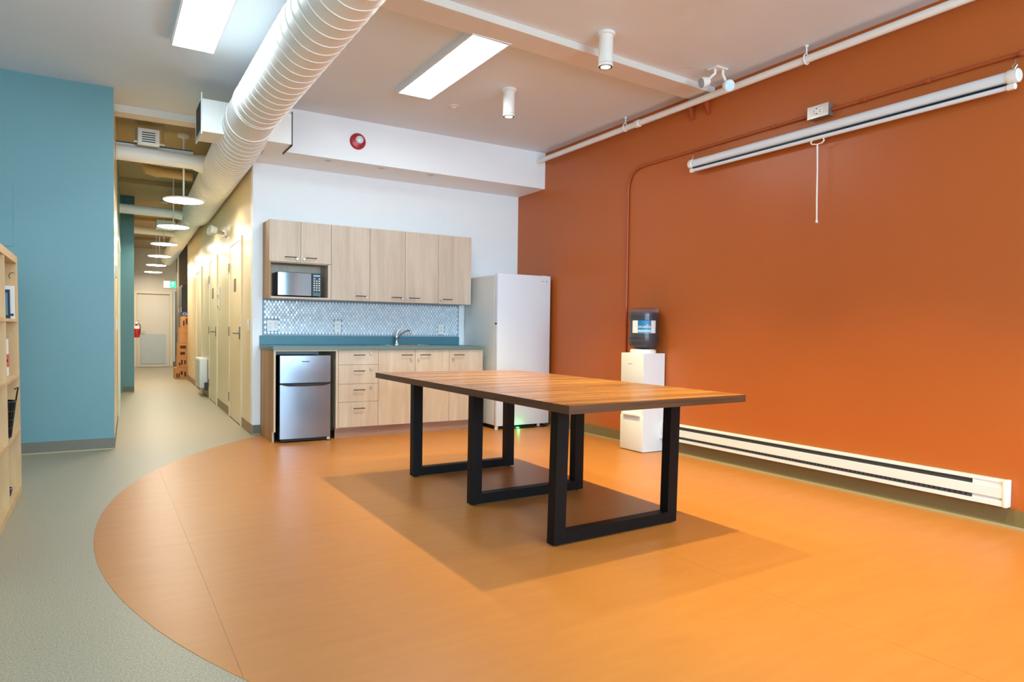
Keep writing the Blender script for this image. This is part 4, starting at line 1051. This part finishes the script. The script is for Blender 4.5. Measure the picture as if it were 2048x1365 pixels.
t = shelved('book', 'white book standing face out on the top bookcase shelf', 'book', 0, 'books in the bookcase')
part('cover', bl(-0.20, -0.012, -0.078, -0.056, 1.117, 1.325, bev=0.001), M_whitepl, t, local=True)
part('logo', bl(-0.035, -0.017, -0.0792, -0.078, 1.135, 1.150), M_greydk, t, 'small grey logo', local=True, smooth=False)
t = shelved('book', 'dark blue book leaning in front of the white book', 'book', 0, 'books in the bookcase')
part('cover', bl(-0.17, -0.033, -0.112, -0.082, 1.117, 1.300, bev=0.001), M_bookblue, t, local=True)
part('title', bl(-0.055, -0.043, -0.1132, -0.112, 1.14, 1.28), mat('slate_blue_print', (90, 130, 160), 0.4, var=0.4, scale=120), t, 'pale blue title text block', local=True, smooth=False)
t = shelved('magazine_file', 'slim white file with a coral band on the second bookcase shelf', 'file', 0)
part('sleeve', bl(-0.25, -0.046, -0.125, -0.085, 0.761, 0.990, bev=0.001), M_whitepl, t, local=True)
part('band', bl(-0.251, -0.0455, -0.1262, -0.084, 0.815, 0.895), M_bookred, t, 'coral band', local=True, smooth=False)
part('emblem', bl(-0.055, -0.048, -0.1272, -0.1262, 0.845, 0.865), M_black, t, 'small black emblem', local=True, smooth=False)
t = shelved('wire_basket', 'black mesh paper basket on the third bookcase shelf', 'basket', 0)
def taper(z): return 0.6+0.4*z
bm = bmesh.new(); zz0, zz1 = 0.412, 0.625
def bring(s, z, n=24): return [Vector((-0.078+0.092*s*math.cos(2*PI*k/n), -0.42+0.092*s*math.sin(2*PI*k/n), z)) for k in range(n)]
for s, z in ((0.72, zz0+0.004), (0.80, 0.47), (0.87, 0.52), (0.94, 0.57), (1.0, zz1)):
    rg_ = bring(s, z); tube(bm, rg_+[rg_[0]], 0.003 if z < zz1 else 0.005, 5, caps=False)
lo_, hi_ = bring(0.72, zz0+0.004), bring(1.0, zz1)
for a, b in zip(lo_, hi_): tube(bm, [a, b], 0.0028, 5)
part('wire_frame', bm, M_black, t, local=True)
bm = bmesh.new(); A_ = [bm.verts.new(p*1) for p in bring(0.70, zz0+0.004)]; B_ = [bm.verts.new(p*1) for p in bring(0.975, zz1)]
for k in range(24): bm.faces.new((A_[k], A_[(k+1) % 24], B_[(k+1) % 24], B_[k]))
bm.faces.new(A_)
part('mesh_wall', bm, M_black, t, 'fine black mesh', local=True)
part('handle', T([(0.012, -0.40, 0.622), (0.020, -0.395, 0.68), (0.024, -0.39, 0.705), (0.012, -0.44, 0.70)], 0.0045, 6), M_black, t, local=True)
t = shelved('bowl', 'small dark purple bowl on the bottom bookcase shelf', 'bowl', 0)
part('bowl_wall', L([(0, 0.0495), (0.03, 0.0495), (0.052, 0.085), (0.060, 0.125), (0.056, 0.125), (0.048, 0.088), (0, 0.060)], 28, (-0.062, -0.50, 0)), M_purple, t, local=True)
part('rim', L([(0.060, 0.124), (0.062, 0.127), (0.056, 0.127)], 28, (-0.062, -0.50, 0), cap=False), M_greypl, t, 'pale rim', local=True)
t = shelved('wire_hook', 'thin wire loop on the end panel inside the top bookcase cell', 'hook', 0)
part('wire', T([(-0.012, -0.0455, 1.41), (-0.03, -0.05, 1.41), (-0.04, -0.052, 1.395), (-0.035, -0.052, 1.37)], 0.002, 6), M_dark, t, local=True)
# painted access panel on the teal wall
ap = thing('access_panel', 'teal painted access panel flush on the teal wall behind the bookcase', 'panel', (-0.80, YT, 1.72))
part('door', B(-1.05, -0.612, YT-0.006, YT-0.0005, 1.72, 2.245, bev=0.002), M_teal, ap)
part('latch', B(-0.66, -0.63, YT-0.009, YT-0.006, 1.96, 2.0, bev=0.001), M_teal, ap)
